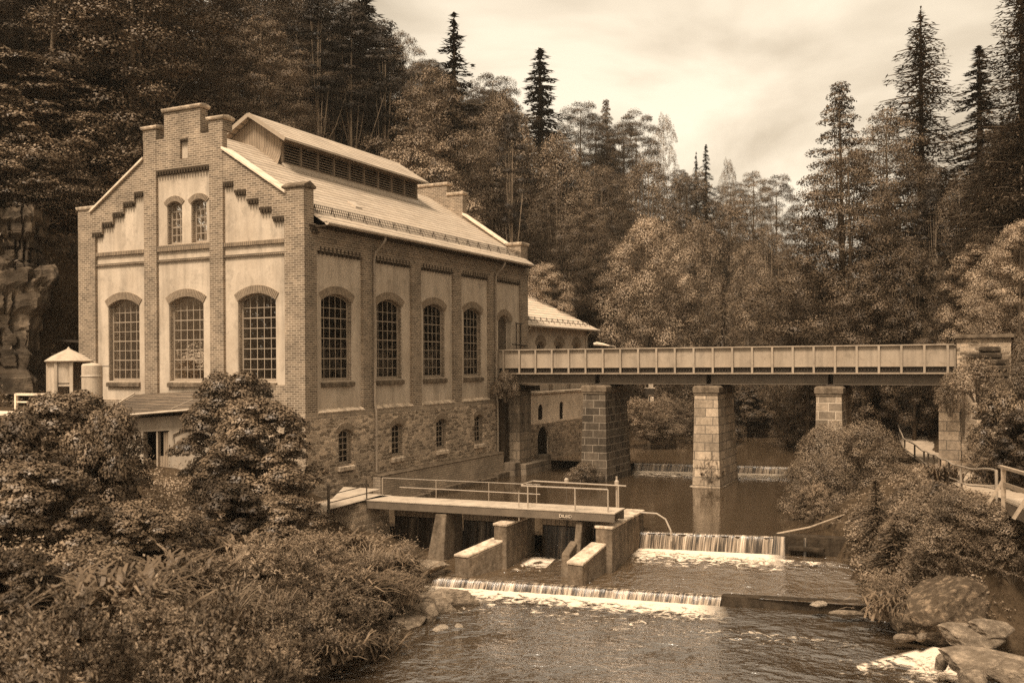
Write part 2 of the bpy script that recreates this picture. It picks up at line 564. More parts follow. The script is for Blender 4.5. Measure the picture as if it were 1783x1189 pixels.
def m_glass():
    a = NT('window_glass')
    f = a.n('Fresnel', {'IOR': 1.5}).outputs[0]
    fac = a.math('MULTIPLY', f, 0.9)
    tr = a.n('BsdfTransparent', {'Color': (.3, .27, .23, 1)})
    nz = a.noise(a.obj(), 1.9, 3)
    gl = a.n('BsdfGlossy', {'Color': (.85, .82, .78, 1), 'Roughness': 0.09, 'Normal': a.bump(nz, 0.8, 0.06)})
    return a.done(a.n('MixShader', {0: fac, 1: tr.outputs[0], 2: gl.outputs[0]}).outputs[0])


GLASS = m_glass()

# ------------------------------------------------------------------ powerhouse
def fG(u, v, d):
    return (d, u, v)


def fL(u, v, d):
    return (u, d, v)


def arc_pts(c, hw, zs, zc, n=12, off=0.0, hw_end=None):
    """points of a segmental arch from right to left; off pushes them outward along the radius"""
    rise = zc - zs
    R = (hw * hw + rise * rise) / (2 * rise)
    cz = zc - R
    a0 = math.asin(min(1, hw / R))
    return [(c + (R + off) * math.sin(a0 - 2 * a0 * i / n), cz + (R + off) * math.cos(a0 - 2 * a0 * i / n)) for i in range(n + 1)]


def arch_poly(c, hw, z0, zs, zc, n=12):
    return [(c - hw, z0), (c + hw, z0)] + arc_pts(c, hw, zs, zc, n)


def arch_h(x, c, hw, zs, zc):
    rise = zc - zs
    R = (hw * hw + rise * rise) / (2 * rise)
    return zc - R + math.sqrt(max(0, R * R - (x - c) ** 2))


def fbox(mb, f, u0, u1, v0, v1, d0, d1):
    mb.hexa([f(u0, v0, d0), f(u1, v0, d0), f(u1, v0, d1), f(u0, v0, d1), f(u0, v1, d0), f(u1, v1, d0), f(u1, v1, d1), f(u0, v1, d1)])


def window(root, f, c, hw, z0, zs, zc, dw, cols, rows, ring=0.36, mun=0.03, sill=True, curtain=0, nv=26, name='window', blind=0.0):
    """dw: depth of the wall face; the sash stands 0.22 behind it"""
    d = dw + 0.24
    inset = 0.085
    mb = MB()
    outer = arch_poly(c, hw, z0, zs, zc)
    inner = arch_poly(c, hw - inset, z0 + inset * 1.5, zs, zc - inset)
    mb.plate(outer, f, d, d + 0.09, [inner])
    w = (hw - inset) * 2 / cols
    for i in range(1, cols):
        x = c - hw + inset + w * i
        fbox(mb, f, x - mun / 2, x + mun / 2, z0 + inset, arch_h(x, c, hw - inset, zs, zc - inset) + .02, d + 0.015, d + 0.06)
    hh = (zs - z0 - inset) / (rows - 0.35)
    for j in range(1, rows):
        z = z0 + inset + hh * j
        if z > zc - .2:
            break
        m2 = mun * (1.5 if j % 2 == 0 else 1.0)
        xx = hw - inset + .02
        if z > zs:
            R = ((hw ** 2 + (zc - zs) ** 2) / (2 * (zc - zs)))
            xx = min(xx, math.sqrt(max(.01, R * R - (z - zc + R) ** 2)))
        fbox(mb, f, c - xx, c + xx, z - m2 / 2, z + m2 / 2, d + 0.012, d + 0.063)
    wo = mb.build(name, FRAME, root)
    MB().plate(inner, f, d + 0.03, d + 0.042).build('pane', GLASS, wo)
    g = MB()
    if ring:
        g.k = 1
        ext = arc_pts(c, hw, zs, zc, 18, ring)
        inn = arc_pts(c, hw, zs, zc, 18, 0.0)
        g.plate(ext + inn[::-1], f, dw - 0.012, dw + 0.02)
        g.k = 0
        a = arc_pts(c, hw, zs, zc, nv * 4, 0.005)
        b = arc_pts(c, hw, zs, zc, nv * 4, ring - 0.005)
        for i in range(nv):
            i0, i1 = i * 4, i * 4 + 3
            q = [a[i0], a[i1], b[i1], b[i0]]
            g.plate(q, f, dw - 0.045, dw + 0.01)
    g.k = 2
    g.plate(outer, f, dw + 0.05, d - 0.001, [arch_poly(c, hw - .025, z0 + .025, zs, zc - .025)])
    g.build('brick_surround', [VOUS, MORT, BRICK], wo)
    if sill:
        s = MB()
        s.hexa([f(c - hw - .06, z0 - .27, dw - .13), f(c + hw + .06, z0 - .27, dw - .13), f(c + hw + .06, z0 - .27, d), f(c - hw - .06, z0 - .27, d),
                f(c - hw - .06, z0 - .08, dw - .13), f(c + hw + .06, z0 - .08, dw - .13), f(c + hw + .06, z0 + .02, d), f(c - hw - .06, z0 + .02, d)])
        s.build('sill', CONCP if dw < 0.1 else CONC, wo, bevel=0.02)
    if curtain:
        cu = MB()
        for k in range(5):
            x = c + curtain * (hw - .1) - curtain * k * 0.09
            fbox(cu, f, min(x, x - curtain * .075), max(x, x - curtain * .075), z0 + .1, zs, d + 0.16 + .02 * (k % 2), d + 0.2 + .02 * (k % 2))
        cu.build('curtain', PLASTER2, wo)
    return wo


def zroof(g):
    return 15.26 + (g - 1.0) * 0.634


GM = 6.985
PH = broot('powerhouse', 0, 0, 0, 'pale plastered power station with brick pilasters, stepped gable and a long louvred ridge vent', 'power station')
WG = [(2.75, 1.07), (6.92, 1.06), (10.92, 1.03)]
WL = [(2.50, 1.165), (6.81, 1.13), (11.13, 1.14), (15.42, 1.08)]
SW = [(7.60, 0.46), (6.11, 0.46)]
BW = [2.81, 7.17, 11.48, 15.75]
PW = 0.14
wz = (7.25, 10.84, 11.17)
holes = [arch_poly(c, h, *wz) for c, h in WG] + [arch_poly(c, h, 13.62, 15.42, 15.62, 8) for c, h in SW]
MB().plate([(0.3, 5.6), (13.6, 5.6), (13.6, 15.2), (GM, 18.95), (0.3, 15.2)], fG, PW, PW + 0.4, holes).build('gable_wall', PLASTER, PH)
holes = [arch_poly(c, h, *wz) for c, h in WL] + [arch_poly(19.5, 0.87, 7.86, 10.5, 10.92)]
MB().plate([(PW + .4, 5.6), (22.3, 5.6), (22.3, 14.1), (PW + .4, 14.1)], fL, PW, PW + 0.4, holes).build('river_wall', PLASTER, PH)
b = MB()
b.box(0.55, 22.3, 13.3, 13.75, 2, 14.6)
b.box(0.55, 22.3, PW + .41, 13.3, 5.2, 5.5)
b.build('back_wall', PLASTER2, PH)
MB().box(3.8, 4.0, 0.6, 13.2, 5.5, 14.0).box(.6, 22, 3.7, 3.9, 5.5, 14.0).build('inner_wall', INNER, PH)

# brickwork of the gable
p = MB()
for g0, g1 in ((4.55, 5.35), (8.62, 9.42)):
    p.box(0, 0.3, g0, g1, 5.4, 18.6)
    p.box(0, 0.62, g0 - .02, g1 + .02, 18.6, 19.08)
p.box(0, 0.86, 0, 1.08, 5.4, 14.15)
p.box(0, 0.68, 0.012, 1.08, 14.15, 15.62)
p.box(0, 0.86, 12.67, 13.85, 3.0, 15.62)
p.build('brick_pilasters', BRICK, PH)
st = [(4.55, 16.12), (3.92, 15.69), (3.20, 15.25), (2.50, 14.81), (1.77, 14.37), (1.08, 14.37)]
low = []
for i in range(5):
    low += [(st[i][0], st[i][1]), (st[i + 1][0], st[i][1])]
right = low + [(1.08, 15.42), (4.55, 17.62)]
MB().plate(right, fG, 0.012, PW + .03).build('gable_brickwork', BRICK, PH)
MB().plate([(2 * GM - u, v) for u, v in right], fG, 0.012, PW + .03).build('gable_brickwork', BRICK, PH)
q = MB()
q.plate([(5.35, 17.0), (8.62, 17.0), (8.62, 18.7), (8.1, 18.7), (8.1, 19.76), (5.88, 19.76), (5.88, 18.7), (5.35, 18.7)], fG, 0.012, 0.5,
        [[(6.64, 17.52), (7.11, 17.52), (7.11, 18.34), (6.64, 18.34)]])
q.build('gable_brickwork', BRICK, PH)
q = MB()
q.plate([(0.9, 5.4), (5.95, 5.4), (5.95, 6.6), (5.35, 6.6), (5.35, 7.1), (0.9, 7.1)], fG, 0.03, PW + .03)
q.plate([(5.9, 5.4), (12.7, 5.4), (12.7, 6.35), (5.9, 6.35)], fG, 0.05, PW + .03)
q.build('foot_brickwork', BRICK, PH)
MB().box(0.16, 0.2, 6.64, 7.11, 17.52, 18.34).build('blind_niche', PLASTER, PH)
# dark corbel courses below the steps, the top panel and the niche
def corbel(boxes):
    d = MB()
    for q_ in boxes:
        d.box(*q_)
    d.build('corbel_and_gap_row', DARKB, PH)


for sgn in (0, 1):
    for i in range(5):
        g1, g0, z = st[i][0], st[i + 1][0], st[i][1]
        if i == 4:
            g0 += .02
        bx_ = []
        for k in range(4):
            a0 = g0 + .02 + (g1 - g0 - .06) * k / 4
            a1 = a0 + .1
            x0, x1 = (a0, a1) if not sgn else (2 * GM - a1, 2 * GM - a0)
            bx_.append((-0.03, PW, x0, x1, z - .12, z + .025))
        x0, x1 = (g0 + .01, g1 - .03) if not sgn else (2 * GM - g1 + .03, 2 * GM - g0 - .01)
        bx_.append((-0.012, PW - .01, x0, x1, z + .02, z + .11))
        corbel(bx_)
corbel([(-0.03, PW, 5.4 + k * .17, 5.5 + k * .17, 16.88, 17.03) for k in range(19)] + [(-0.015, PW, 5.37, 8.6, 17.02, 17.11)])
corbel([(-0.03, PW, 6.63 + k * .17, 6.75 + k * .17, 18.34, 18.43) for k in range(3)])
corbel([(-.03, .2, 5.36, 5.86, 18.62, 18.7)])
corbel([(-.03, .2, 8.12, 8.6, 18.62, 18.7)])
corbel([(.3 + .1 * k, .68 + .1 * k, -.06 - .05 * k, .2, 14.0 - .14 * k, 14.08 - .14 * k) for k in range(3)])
ba = MB()
for g0, g1 in ((1.08, 4.55), (5.35, 8.62), (9.42, 12.67)):
    ba.box(0.045, PW + .01, g0, g1, 12.83, 12.93)
    ba.box(0.03, PW + .01, g0, g1, 13.31, 13.48 if g0 < 5 or g0 > 9 else 13.58)
ba.build('string_courses', BAND, PH)
# copings
c = MB()
for sg in (0, 1):
    def gg(u):
        return u if not sg else 2 * GM - u
    a0, a1 = (0.98, 15.42), (4.57, 17.70)
    pts = []
    for tt in (-.1, .62):
        for (u, z, dz) in ((a0[0], a0[1], 0), (a1[0], a1[1], 0), (a1[0], a1[1], .13), (a0[0], a0[1], .13)):
            pts.append((tt, gg(u), z + dz))
    MB().hexa(pts).build('verge_coping', WHITE, PH, bevel=0.02)
c = MB()


def cap(mb, t0, t1, g0, g1, z, o=.09, h=.17, peak=0.0):
    mb.frus((t0 - o * .6, t1 + o * .6, g0 - o * .6, g1 + o * .6), z, (t0 - o, t1 + o, g0 - o, g1 + o), z + h * .45)
    mb.frus((t0 - o, t1 + o, g0 - o, g1 + o), z + h * .45, (t0 - o, t1 + o, g0 - o, g1 + o), z + h)
    tm = (t0 + t1) / 2
    if peak:
        mb.add([(t0 - o, g0 - o, z + h), (t1 + o, g0 - o, z + h), (t1 + o, g1 + o, z + h), (t0 - o, g1 + o, z + h), (tm, g0 - o, z + h + peak), (tm, g1 + o, z + h + peak)],
               [(0, 1, 4), (2, 3, 5), (1, 2, 5, 4), (3, 0, 4, 5)])


for q_ in ((0, .62, 4.53, 5.37, 19.08, .1, .16, .06), (0, .62, 8.60, 9.44, 19.08, .1, .16, .06), (0, .5, 5.88, 8.1, 19.76, .1, .17, .06), (0, .86, 12.67, 13.85, 15.62, .08, .17, .05)):
    c = MB()
    cap(c, *q_)
    c.build('cap_stone', CONCP, PH, bevel=0.02)
c = MB()
cap(c, 0, .68, 0, 1.08, 15.62, .08, .12, .2)
c.build('corner_cap', CONC, PH)

for i, (cc, h) in enumerate(WG):
    window(PH, fG, cc, h, *wz, PW, 5, 8, curtain=(1, 1, 1)[i])
for cc, h in SW:
    window(PH, fG, cc, h, 13.62, 15.42, 15.62, PW, 3, 5, ring=.26, mun=.04, sill=False, nv=14)
for i, (cc, h) in enumerate(WL):
    window(PH, fL, cc, h, *wz, PW, 5, 8, curtain=1)

# river side brickwork
p = MB()
for t0, t1 in ((4.36, 5.27), (8.70, 9.59), (13.03, 13.88), (17.21, 18.12), (21.58, 22.6)):
    p.box(t0, t1, 0, 0.3, 5.85, 13.0)
p.box(0.86, 22.6, 0, 0.3, 13.0, 14.1)
p.box(0.86, 22.6, -.03, 0.3, 13.42, 13.55)
p.box(0.86, 22.6, -.07, 0.3, 13.55, 14.1)
p.box(21.62, 22.6, 0.01, 1.0, 13.0, 15.4)
p.build('brick_pilasters', BRICK, PH)
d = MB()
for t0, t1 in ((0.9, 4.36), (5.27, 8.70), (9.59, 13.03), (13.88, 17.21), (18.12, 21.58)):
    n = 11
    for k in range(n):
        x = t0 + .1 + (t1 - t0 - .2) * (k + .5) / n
        d.box(x - .048, x + .048, -0.006, PW + .01, 12.86, 13.2)  # dark boxes stand in for the shaded gaps between the bricks
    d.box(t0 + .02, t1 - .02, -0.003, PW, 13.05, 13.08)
    d.build('corbel_and_gap_row', DARKB, PH)
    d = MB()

# stone base
holes = [arch_poly(cc, .54, 3.42, 4.84, 5.05, 8) for cc in BW]
MB().plate([(-.08, 0), (22.7, 0), (22.7, 5.62), (-.08, 5.62)], fL, -0.06, 0.5, holes).plate([(.5, 0), (13.9, 0), (13.9, 5.62), (.5, 5.62)], fG, -.06, .5).build('stone_base', RUBBLE, PH)
p = MB()
p.box(-.04, 22.7, -.03, .4, 5.62, 5.84)
p.build('base_course', BRICKP, PH)
p = MB()
for t0, t1 in ((0.9, 4.36), (5.27, 8.70), (9.59, 13.03), (13.88, 17.21), (18.12, 21.58)):
    p.hexa([(t0, -.06, 5.84), (t1, -.06, 5.84), (t1, PW, 5.84), (t0, PW, 5.84), (t0, -.06, 5.88), (t1, -.06, 5.88), (t1, PW, 6.02), (t0, PW, 6.02)])
p.build('sloping_ledge', CONCP, PH)
for cc in BW:
    window(PH, fL, cc, .54, 3.42, 4.84, 5.05, -0.06, 3, 5, ring=.3, mun=.035, nv=12)
p = MB()
p.box(5.0, 18.05, -.48, 0, 0, 2.66)
p.build('river_footing', BRICKP, PH)
p = MB()
p.hexa([(4.98, -.54, 2.66), (18.07, -.54, 2.66), (18.07, 0, 2.66), (4.98, 0, 2.66), (4.98, -.54, 2.70), (18.07, -.54, 2.70), (18.07, 0, 2.80), (4.98, 0, 2.80)])
for t in np.arange(5.2, 18, 1.9):
    p.box(t, t + 1.8, -.8 - .12 * random.random(), -.45, 0, 1.42 + .2 * random.random())
p.build('footing_ledge', CONC, PH, bevel=.02)
MB().box(2.0, 2.9, -.09, 0, 1.6, 2.2).build('vent_dark_box', BLACK, PH)  # proud black box painting the darkness of a recess

# doorway onto the bridge
d = MB()
d.plate(arch_poly(19.5, .87, 7.86, 10.5, 10.92), fL, .48, .54)
dm = m_brick('dark_door_brick', .05, .1, .12, w=.3, h=.14)  # dark rough brick filling the door opening
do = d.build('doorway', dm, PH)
g = MB()
a = arc_pts(19.5, .87, 10.5, 10.92, 80, .005)
bb = arc_pts(19.5, .87, 10.5, 10.92, 80, .36)
for i in range(20):
    g.plate([a[i * 4], a[i * 4 + 3], bb[i * 4 + 3], bb[i * 4]], fL, PW - .03, PW + .01)
g.build('brick_arch', VOUS, do)
g = MB()
for t in (20.75, 21.35):
    g.tube([(t, -.06, 7.9), (t, -.06, 10.5)], .035)
g.tube([(20.1, -.1, 9.15), (22.2, -.1, 9.1)], .04)
g.tube([(20.6, -.1, 10.46), (21.5, -.1, 10.44)], .04)
g.build('iron_bars', RUST, PH)

# roof
RZ = 0.14
r = MB()
for sg in (0, 1):
    def G(u):
        return u if not sg else 2 * GM - u
    pts = []
    for dz in (-RZ, 0):
        for t, u in ((.4, -.62), (22.12, -.62), (22.12, GM), (.4, GM)):
            tt = -.02 + .75 if (u < 0 and t < 1) else t
            pts.append((tt if u < 0 and t < 1 else t, G(u), zroof(u) + dz))
    r.hexa(pts)
roof = r.build('roof', ROOFM, PH)
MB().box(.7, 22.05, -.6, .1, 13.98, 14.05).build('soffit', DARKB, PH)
s = MB()
n = 150
for zo in (.05, .16, .27):
    s.tube([(.75, .12 - zo * .25, zroof(.12) + zo), (21.8, .12 - zo * .25, zroof(.12) + zo)], .012, 5)
for k in range(n):
    t = .8 + 21 * k / (n - 1)
    rr = .011 if k % 9 else .022
    s.bar((t, .12, zroof(.12) + .01), (t, .04, zroof(.12) + .29), rr * 2)
    if k % 9 == 0:
        s.bar((t, -.1, zroof(-.1) + .02), (t, .06, zroof(.12) + .25), .03)
s.build('snow_guard', IROND, roof)
s = MB()
for (u0, u1, t0, t1) in ((1.75, 2.25, 6.3, 6.85),):
    s.hexa([(t0, u0, zroof(u0)), (t1, u0, zroof(u0)), (t1, u1, zroof(u1)), (t0, u1, zroof(u1)),
            (t0, u0, zroof(u0) + .08), (t1, u0, zroof(u0) + .08), (t1, u1, zroof(u1) + .1), (t0, u1, zroof(u1) + .1)])
SKYL = s.build('roof_hatch', METAL, roof)
s = MB()
prof = [(.1 * math.sin(a), -.1 * math.cos(a)) for a in np.linspace(-math.pi / 2, math.pi / 2, 9)]
for i in range(8):
    (x0, z0), (x1, z1) = prof[i], prof[i + 1]
    s.add([(.68, -.7 + x0, 14.13 + z0), (22.15, -.7 + x0, 14.13 + z0), (22.15, -.7 + x1, 14.13 + z1), (.68, -.7 + x1, 14.13 + z1)], [(0, 1, 2, 3)])
s.add([(.68, -.7 + x, 14.13 + z) for x, z in prof], [tuple(range(9))])
s.add([(.68, -.62, zroof(-.62) - .02), (22.13, -.62, zroof(-.62) - .02), (22.13, -.71, 14.16), (.68, -.71, 14.16)], [(0, 1, 2, 3)])
s.build('gutter', METAL, roof)
for t in (5.12, 17.86):
    s = MB()
    s.tube([(t + .12, -.7, 14.05), (t + .12, -.7, 13.92), (t + .08, -.6, 13.72), (t, -.22, 13.3), (t, -.13, 13.1), (t, -.13, 12.9)], .065, 10)
    s.tube([(t, -.13, 12.9), (t, -.13, 6.1), (t, -.2, 5.7), (t, -.2, 2.9 if t < 10 else 1.6)], .062, 10)
    for z in (11.5, 9.3, 7.2, 4.6):
        s.tube([(t, -.13 if z > 6 else -.2, z - .03), (t, -.13 if z > 6 else -.2, z + .03)], .08, 10)
    s.build('downpipe', GUTTER, PH)

# far gable
f = MB()
out = [(.2, 12.5), (2 * GM - .2, 12.5), (2 * GM - .2, 15.0), (2 * GM - 1.0, 15.2), (2 * GM - 4.4, 17.7), (2 * GM - 4.4, 19.0), (2 * GM - 5.6, 19.0), (2 * GM - 5.6, 19.72), (5.6, 19.72), (5.6, 19.0), (4.4, 19.0), (4.4, 17.7), (1.0, 15.3), (.2, 15.1)]
f.plate(out, fG, 22.05, 22.58)
f.plate([(.3, 0), (13.7, 0), (13.7, 12.6), (.3, 12.6)], fG, 22.1, 22.55)
f.build('far_gable_wall', BRICK, PH)
for q_ in ((22.05, 22.58, 5.6, 2 * GM - 5.6, 19.72, .1, .2), (22.05, 22.58, 4.4, 5.5, 19.0, .1, .2), (22.05, 22.58, 2 * GM - 5.5, 2 * GM - 4.4, 19.0, .1, .2), (21.62, 22.6, 0.01, 1.0, 15.4, .1, .2)):
    c = MB()
    cap(c, *q_)
    c.build('cap_stone', CONCP, PH, bevel=.02)
for sg in (0, 1):
    pts = []
    for tt in (21.95, 22.62):
        for (u, z, dz) in ((.9, 15.28, 0), (4.42, 17.66, 0), (4.42, 17.66, .16), (.9, 15.28, .16)):
            pts.append((tt, u if not sg else 2 * GM - u, z + dz))
    MB().hexa(pts).build('verge_coping', WHITE, PH, bevel=.02)

# ridge vent
V0, V1, VW, VE = 4.9, 17.75, 5.2, 4.5


def zv(u):
    return 20.66 - abs(GM - u) * .62


v = MB()
v.box(V1 - .1, V1, VW, 2 * GM - VW, 17.6, 19.2)
gab = [(VW, 17.7), (2 * GM - VW, 17.7), (2 * GM - VW, 19.35), (GM, 20.5), (VW, 19.35)]
v.plate(gab, fG, V0, V0 + .1)
# flared foot of the boarded end
foot = []
for i in range(7):
    e = i / 6
    foot.append((V0 - .55 * e * e, 18.9 - 1.3 * e))
for i in range(6):
    (a0, z0), (a1, z1) = foot[i], foot[i + 1]
    x0 = max(.2, (18.9 - z0) * 1.2)
    v.add([(a0 - .03, VW + .0, z0), (a0 - .03, 2 * GM - VW, z0), (a1 - .03, 2 * GM - VW, z1), (a1 - .03, VW, z1)], [(0, 1, 2, 3)])
v.box(V0 + .1, V1 - .1, 2 * GM - VW - .1, 2 * GM - VW, 17.6, 19.3)
vent = v.build('ridge_vent', BOARD, PH)
fr = MB()
n = 9
for k in range(n + 1):
    t = V0 + .1 + (V1 - V0 - .2) * k / n
    fr.box(t - .06, t + .06, VW - .03, VW + .1, 17.9, 19.3)
fr.box(V0, V1, VW - .04, VW + .1, 18.0, 18.13)
fr.box(V0, V1, VW - .02, VW + .1, 19.1, 19.35)
fr.build('vent_frame', LOUVRE, vent)
lv = MB()
for j in range(7):
    z = 18.2 + j * .135
    lv.hexa([(V0 + .1, VW - .02, z), (V1 - .1, VW - .02, z), (V1 - .1, VW + .12, z + .07), (V0 + .1, VW + .12, z + .07),
             (V0 + .1, VW - .02, z + .035), (V1 - .1, VW - .02, z + .035), (V1 - .1, VW + .12, z + .105), (V0 + .1, VW + .12, z + .105)])
lv.build('louvres', LOUVRE, vent)
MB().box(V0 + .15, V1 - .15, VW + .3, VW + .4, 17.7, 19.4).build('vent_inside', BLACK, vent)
r = MB()
for sg in (0, 1):
    pts = []
    for dz in (-.09, 0):
        for t, u in ((V0 - .62, VE), (V1 + .25, VE), (V1 + .5, GM), (V0 - .35, GM)):
            pts.append((t, u if not sg else 2 * GM - u, zv(u) + dz))
    r.hexa(pts)
r.build('vent_roof', ROOFM, vent)
r = MB()
for sg in (0, 1):
    r.bar((V0 - .6, VE if not sg else 2 * GM - VE, zv(VE) - .08), (V0 - .38, GM, zv(GM) - .08), .06, .2)
r.build('barge_board', FRAME, vent)
# lead skirt where the vent meets the slates
r = MB()
r.hexa([(V0, VW - .25, zroof(VW - .25) + .012), (V1, VW - .25, zroof(VW - .25) + .012), (V1, VW, 17.98), (V0, VW, 17.98),
        (V0, VW - .25, zroof(VW - .25) + .03), (V1, VW - .25, zroof(VW - .25) + .03), (V1, VW, 18.1), (V0, VW, 18.1)])
r.build('lead_skirt', METAL, vent)

# ------------------------------------------------------------------ annex behind the bridge
AX = broot('annex_building', 22.7, .5, 0, 'lower plastered annex with arched windows under a pale slate roof behind the bridge', 'annex')
AL = 11.5
aw = [(2.9, .62), (6.05, .62), (9.2, .62), ]
holes = [arch_poly(cc, h, 8.2, 9.1, 9.45, 8) for cc, h in aw]
m = MB().plate([(0, 4.2), (AL, 4.2), (AL, 10.7), (0, 10.7)], fL, 0, .4, holes)
m.plate([(0, 4.2), (12, 4.2), (12, 10.9), (6.5, 13.9), (0, 10.7)], fG, AL - .4, AL)
m.box(.1, AL - .4, 11.6, 12, 4.2, 10.7)
m.build('wall', PLASTER, AX)
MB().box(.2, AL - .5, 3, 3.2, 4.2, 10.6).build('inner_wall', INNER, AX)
for cc, h in aw:
    window(AX, fL, cc, h, 8.2, 9.1, 9.45, 0, 4, 3, ring=.42, mun=.04, sill=False, nv=12)
p = MB()
for t0 in (4.2, 7.4, 10.6):
    p.box(t0, t0 + .5, -.08, .1, 4.2, 7.6)
p.build('brick_pilasters', BRICK, AX)


def za(u):
    return 10.72 + u * .5


r = MB()
for sg in (0, 1):
    pts = []
    for dz in (-.12, 0):
        for t, u in ((.0, -.55), (AL + .9, -.55), (AL + .4, 6.6), (.0, 6.6)):
            pts.append((t, u if not sg else 13.2 - u, za(u) + dz))
    r.hexa(pts)
rf = r.build('roof', ROOFA, AX)
s = MB()
for zo in (.08, .25):
    s.tube([(.1, .1, za(.1) + zo), (AL + .2, .1, za(.1) + zo)], .014, 5)
for k in range(13):
    t = .3 + (AL - .2) * k / 12
    s.bar((t, .12, za(.1)), (t, .08, za(.1) + .3), .03)
    s.bar((t, -.15, za(-.15) + .02), (t, .1, za(.1) + .25), .03)
s.build('snow_guard', IROND, rf)
s = MB()
s.tube([(.05, -.6, 10.4), (AL + .85, -.6, 10.4)], .085, 8)
s.tube([(.3, -.55, 10.35), (.3, -.1, 9.9), (.3, -.1, 6)], .06, 8)
s.tube([(AL - .6, -.55, 10.35), (AL - .6, -.1, 9.9), (AL - .6, -.1, 6)], .05, 8)
s.build('gutter', METAL, rf)

# retaining wall at the water below the annex
RW = broot('river_wall', 21.3, -.5, 0, 'light retaining wall at the water below the annex, with a dark tunnel mouth', 'retaining wall')
holes = [arch_poly(2.3, .84, 1.0, 3.2, 3.92, 10), arch_poly(2.05, .38, 4.35, 4.95, 5.35, 8), arch_poly(5.45, .33, 4.2, 5.05, 5.4, 8)]
w = MB()
w.plate([(.4, 0), (17, 0), (17, 6.0), (.4, 6.0)], fL, 0, .5, holes)
w.build('wall', m_brick('limewashed_brick', .54, .64, .5, w=.4, h=.16, k=.1), RW)
w = MB().plate([(.4, 0), (17, 0), (17, 4.1), (.4, 4.1)], fL, -.05, .012, [arch_poly(2.3, .84, 1.0, 3.2, 3.92, 10)])
w.build('rubble_facing', RUBBLE2, RW)
w = MB()
w.box(.35, 17.05, -.1, .55, 6.0, 6.14)
w.build('coping', CONCP, RW, bevel=.02)
MB().box(.5, 8, .07, .46, 0.4, 5.9).build('tunnel_dark_panel', BLACK, RW)  # black panel close behind the face paints the darkness of the openings
w = MB()
for i in range(9):
    t = 3.4 + i * 1.5
    w.box(t, t + 1.4, -.5 - .3 * random.random(), .0, 0, 1.5 + .12 * random.random())
w.build('foot_stones', CONC, RW, bevel=.05)

# ------------------------------------------------------------------ bridge
BG = broot('girder_bridge', 18.3, 0, 0, 'long steel plate girder bridge on stone piers across the river', 'bridge')
BL = -24.9
s = MB()
s.box(0, .02, BL, -.05, 7.72, 8.74)
s.box(.0, .02, BL, -.05, 7.36, 7.40)
gi = s.build('girder_plate', STEEL, BG)
s = MB()
s.box(-.14, .2, BL, -.02, 8.74, 8.80)
s.box(-.16, .2, BL, -.02, 7.34, 7.385)
s.box(-.05, .02, BL, -.05, 7.70, 7.74)
s.build('flange', STEEL, gi)
s = MB()
s.box(.1, .13, BL, -.05, 7.38, 7.76)
for k in range(150):
    y = -.2 - k * .1645
    s.box(.03, .1, y - .045, y, 7.5, 7.6)
s.build('deck_edge', RUST, gi)
for k in range(24):
    y = -.43 - k * 1.0515
    st_ = MB()
    st_.box(-.13, -.002, y - .018, y + .018, 7.385, 8.74)
    st_.box(-.135, -.115, y - .055, y + .055, 7.385, 8.74)
    st_.build('stiffener', STEEL, gi)
s = MB()
for x0 in (.25, 2.2):
    for y0, y1 in ((-.6, -6.12), (-6.4, -12.6), (-12.85, -18.95), (-19.2, -24.6)):
        s.box(x0, x0 + .03, y1, y0, 6.8, 7.33)
        s.box(x0 - .1, x0 + .14, y1, y0, 6.78, 6.82)
for y in np.arange(-1.5, -24.5, -1.05):
    s.box(.4, 2.2, y - .04, y + .04, 7.1, 7.33)
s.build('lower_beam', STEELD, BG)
s = MB()
s.box(.05, 2.45, BL, -.02, 7.38, 7.46)
s.build('deck', RUST, BG)
s = MB()
s.box(2.45, 2.47, BL, -.05, 7.36, 8.74)
s.box(2.36, 2.62, BL, -.02, 8.74, 8.80)
for k in range(24):
    y = -.43 - k * 1.0515
    s.box(2.472, 2.6, y - .03, y + .03, 7.4, 8.74)
s.build('girder_plate', STEEL, BG)


def pier(g0, g1, mat, label, w=.17, base=-.5, tz=6.36):
    r = broot('bridge_pier', 17.7, (g0 + g1) / 2, 0, label, 'bridge pier', 'stone piers of the bridge')
    h = (g1 - g0) / 2
    L = 4.1
    s = MB()
    top = [(0, -h), (L - .6, -h), (L, -h * .35), (L, h * .35), (L - .6, h), (0, h)]
    hb = h + w
    bot = [(-.16, -hb), (L + .1, -hb), (L + .9, -hb * .35), (L + .9, hb * .35), (L + .1, hb), (-.16, hb)]
    n = 6
    s.add([(x, y, base) for x, y in bot] + [(x, y, tz) for x, y in top], [(i, (i + 1) % n, n + (i + 1) % n, n + i) for i in range(n)] + [tuple(range(5, -1, -1)), tuple(range(6, 12))])
    s.build('shaft', mat, r)
    c = MB()
    o = .09
    ct = [(-o, -h - o), (L - .5, -h - o), (L + o, -h * .35 - o), (L + o, h * .35 + o), (L - .5, h + o), (-o, h + o)]
    ci = [(x * .97 + .05, y * .86) for x, y in ct]
    c.add([(x, y, tz) for x, y in ct] + [(x, y, tz + .26) for x, y in ct] + [(x, y, tz + .36) for x, y in ci],
          [(i, (i + 1) % n, n + (i + 1) % n, n + i) for i in range(n)] + [(n + i, n + (i + 1) % n, 2 * n + (i + 1) % n, 2 * n + i) for i in range(n)] + [tuple(range(5, -1, -1)), tuple(range(12, 18))])
    c.box(-.05, L, -h - .03, h + .03, tz - .12, tz)
    c.build('cap_stone', CONC, r)
    for x in (.95, 2.9):
        MB().box(x - .35, x + .15, -.22, .22, tz + .34, 6.8).build('bearing', RUST, r)
    return r


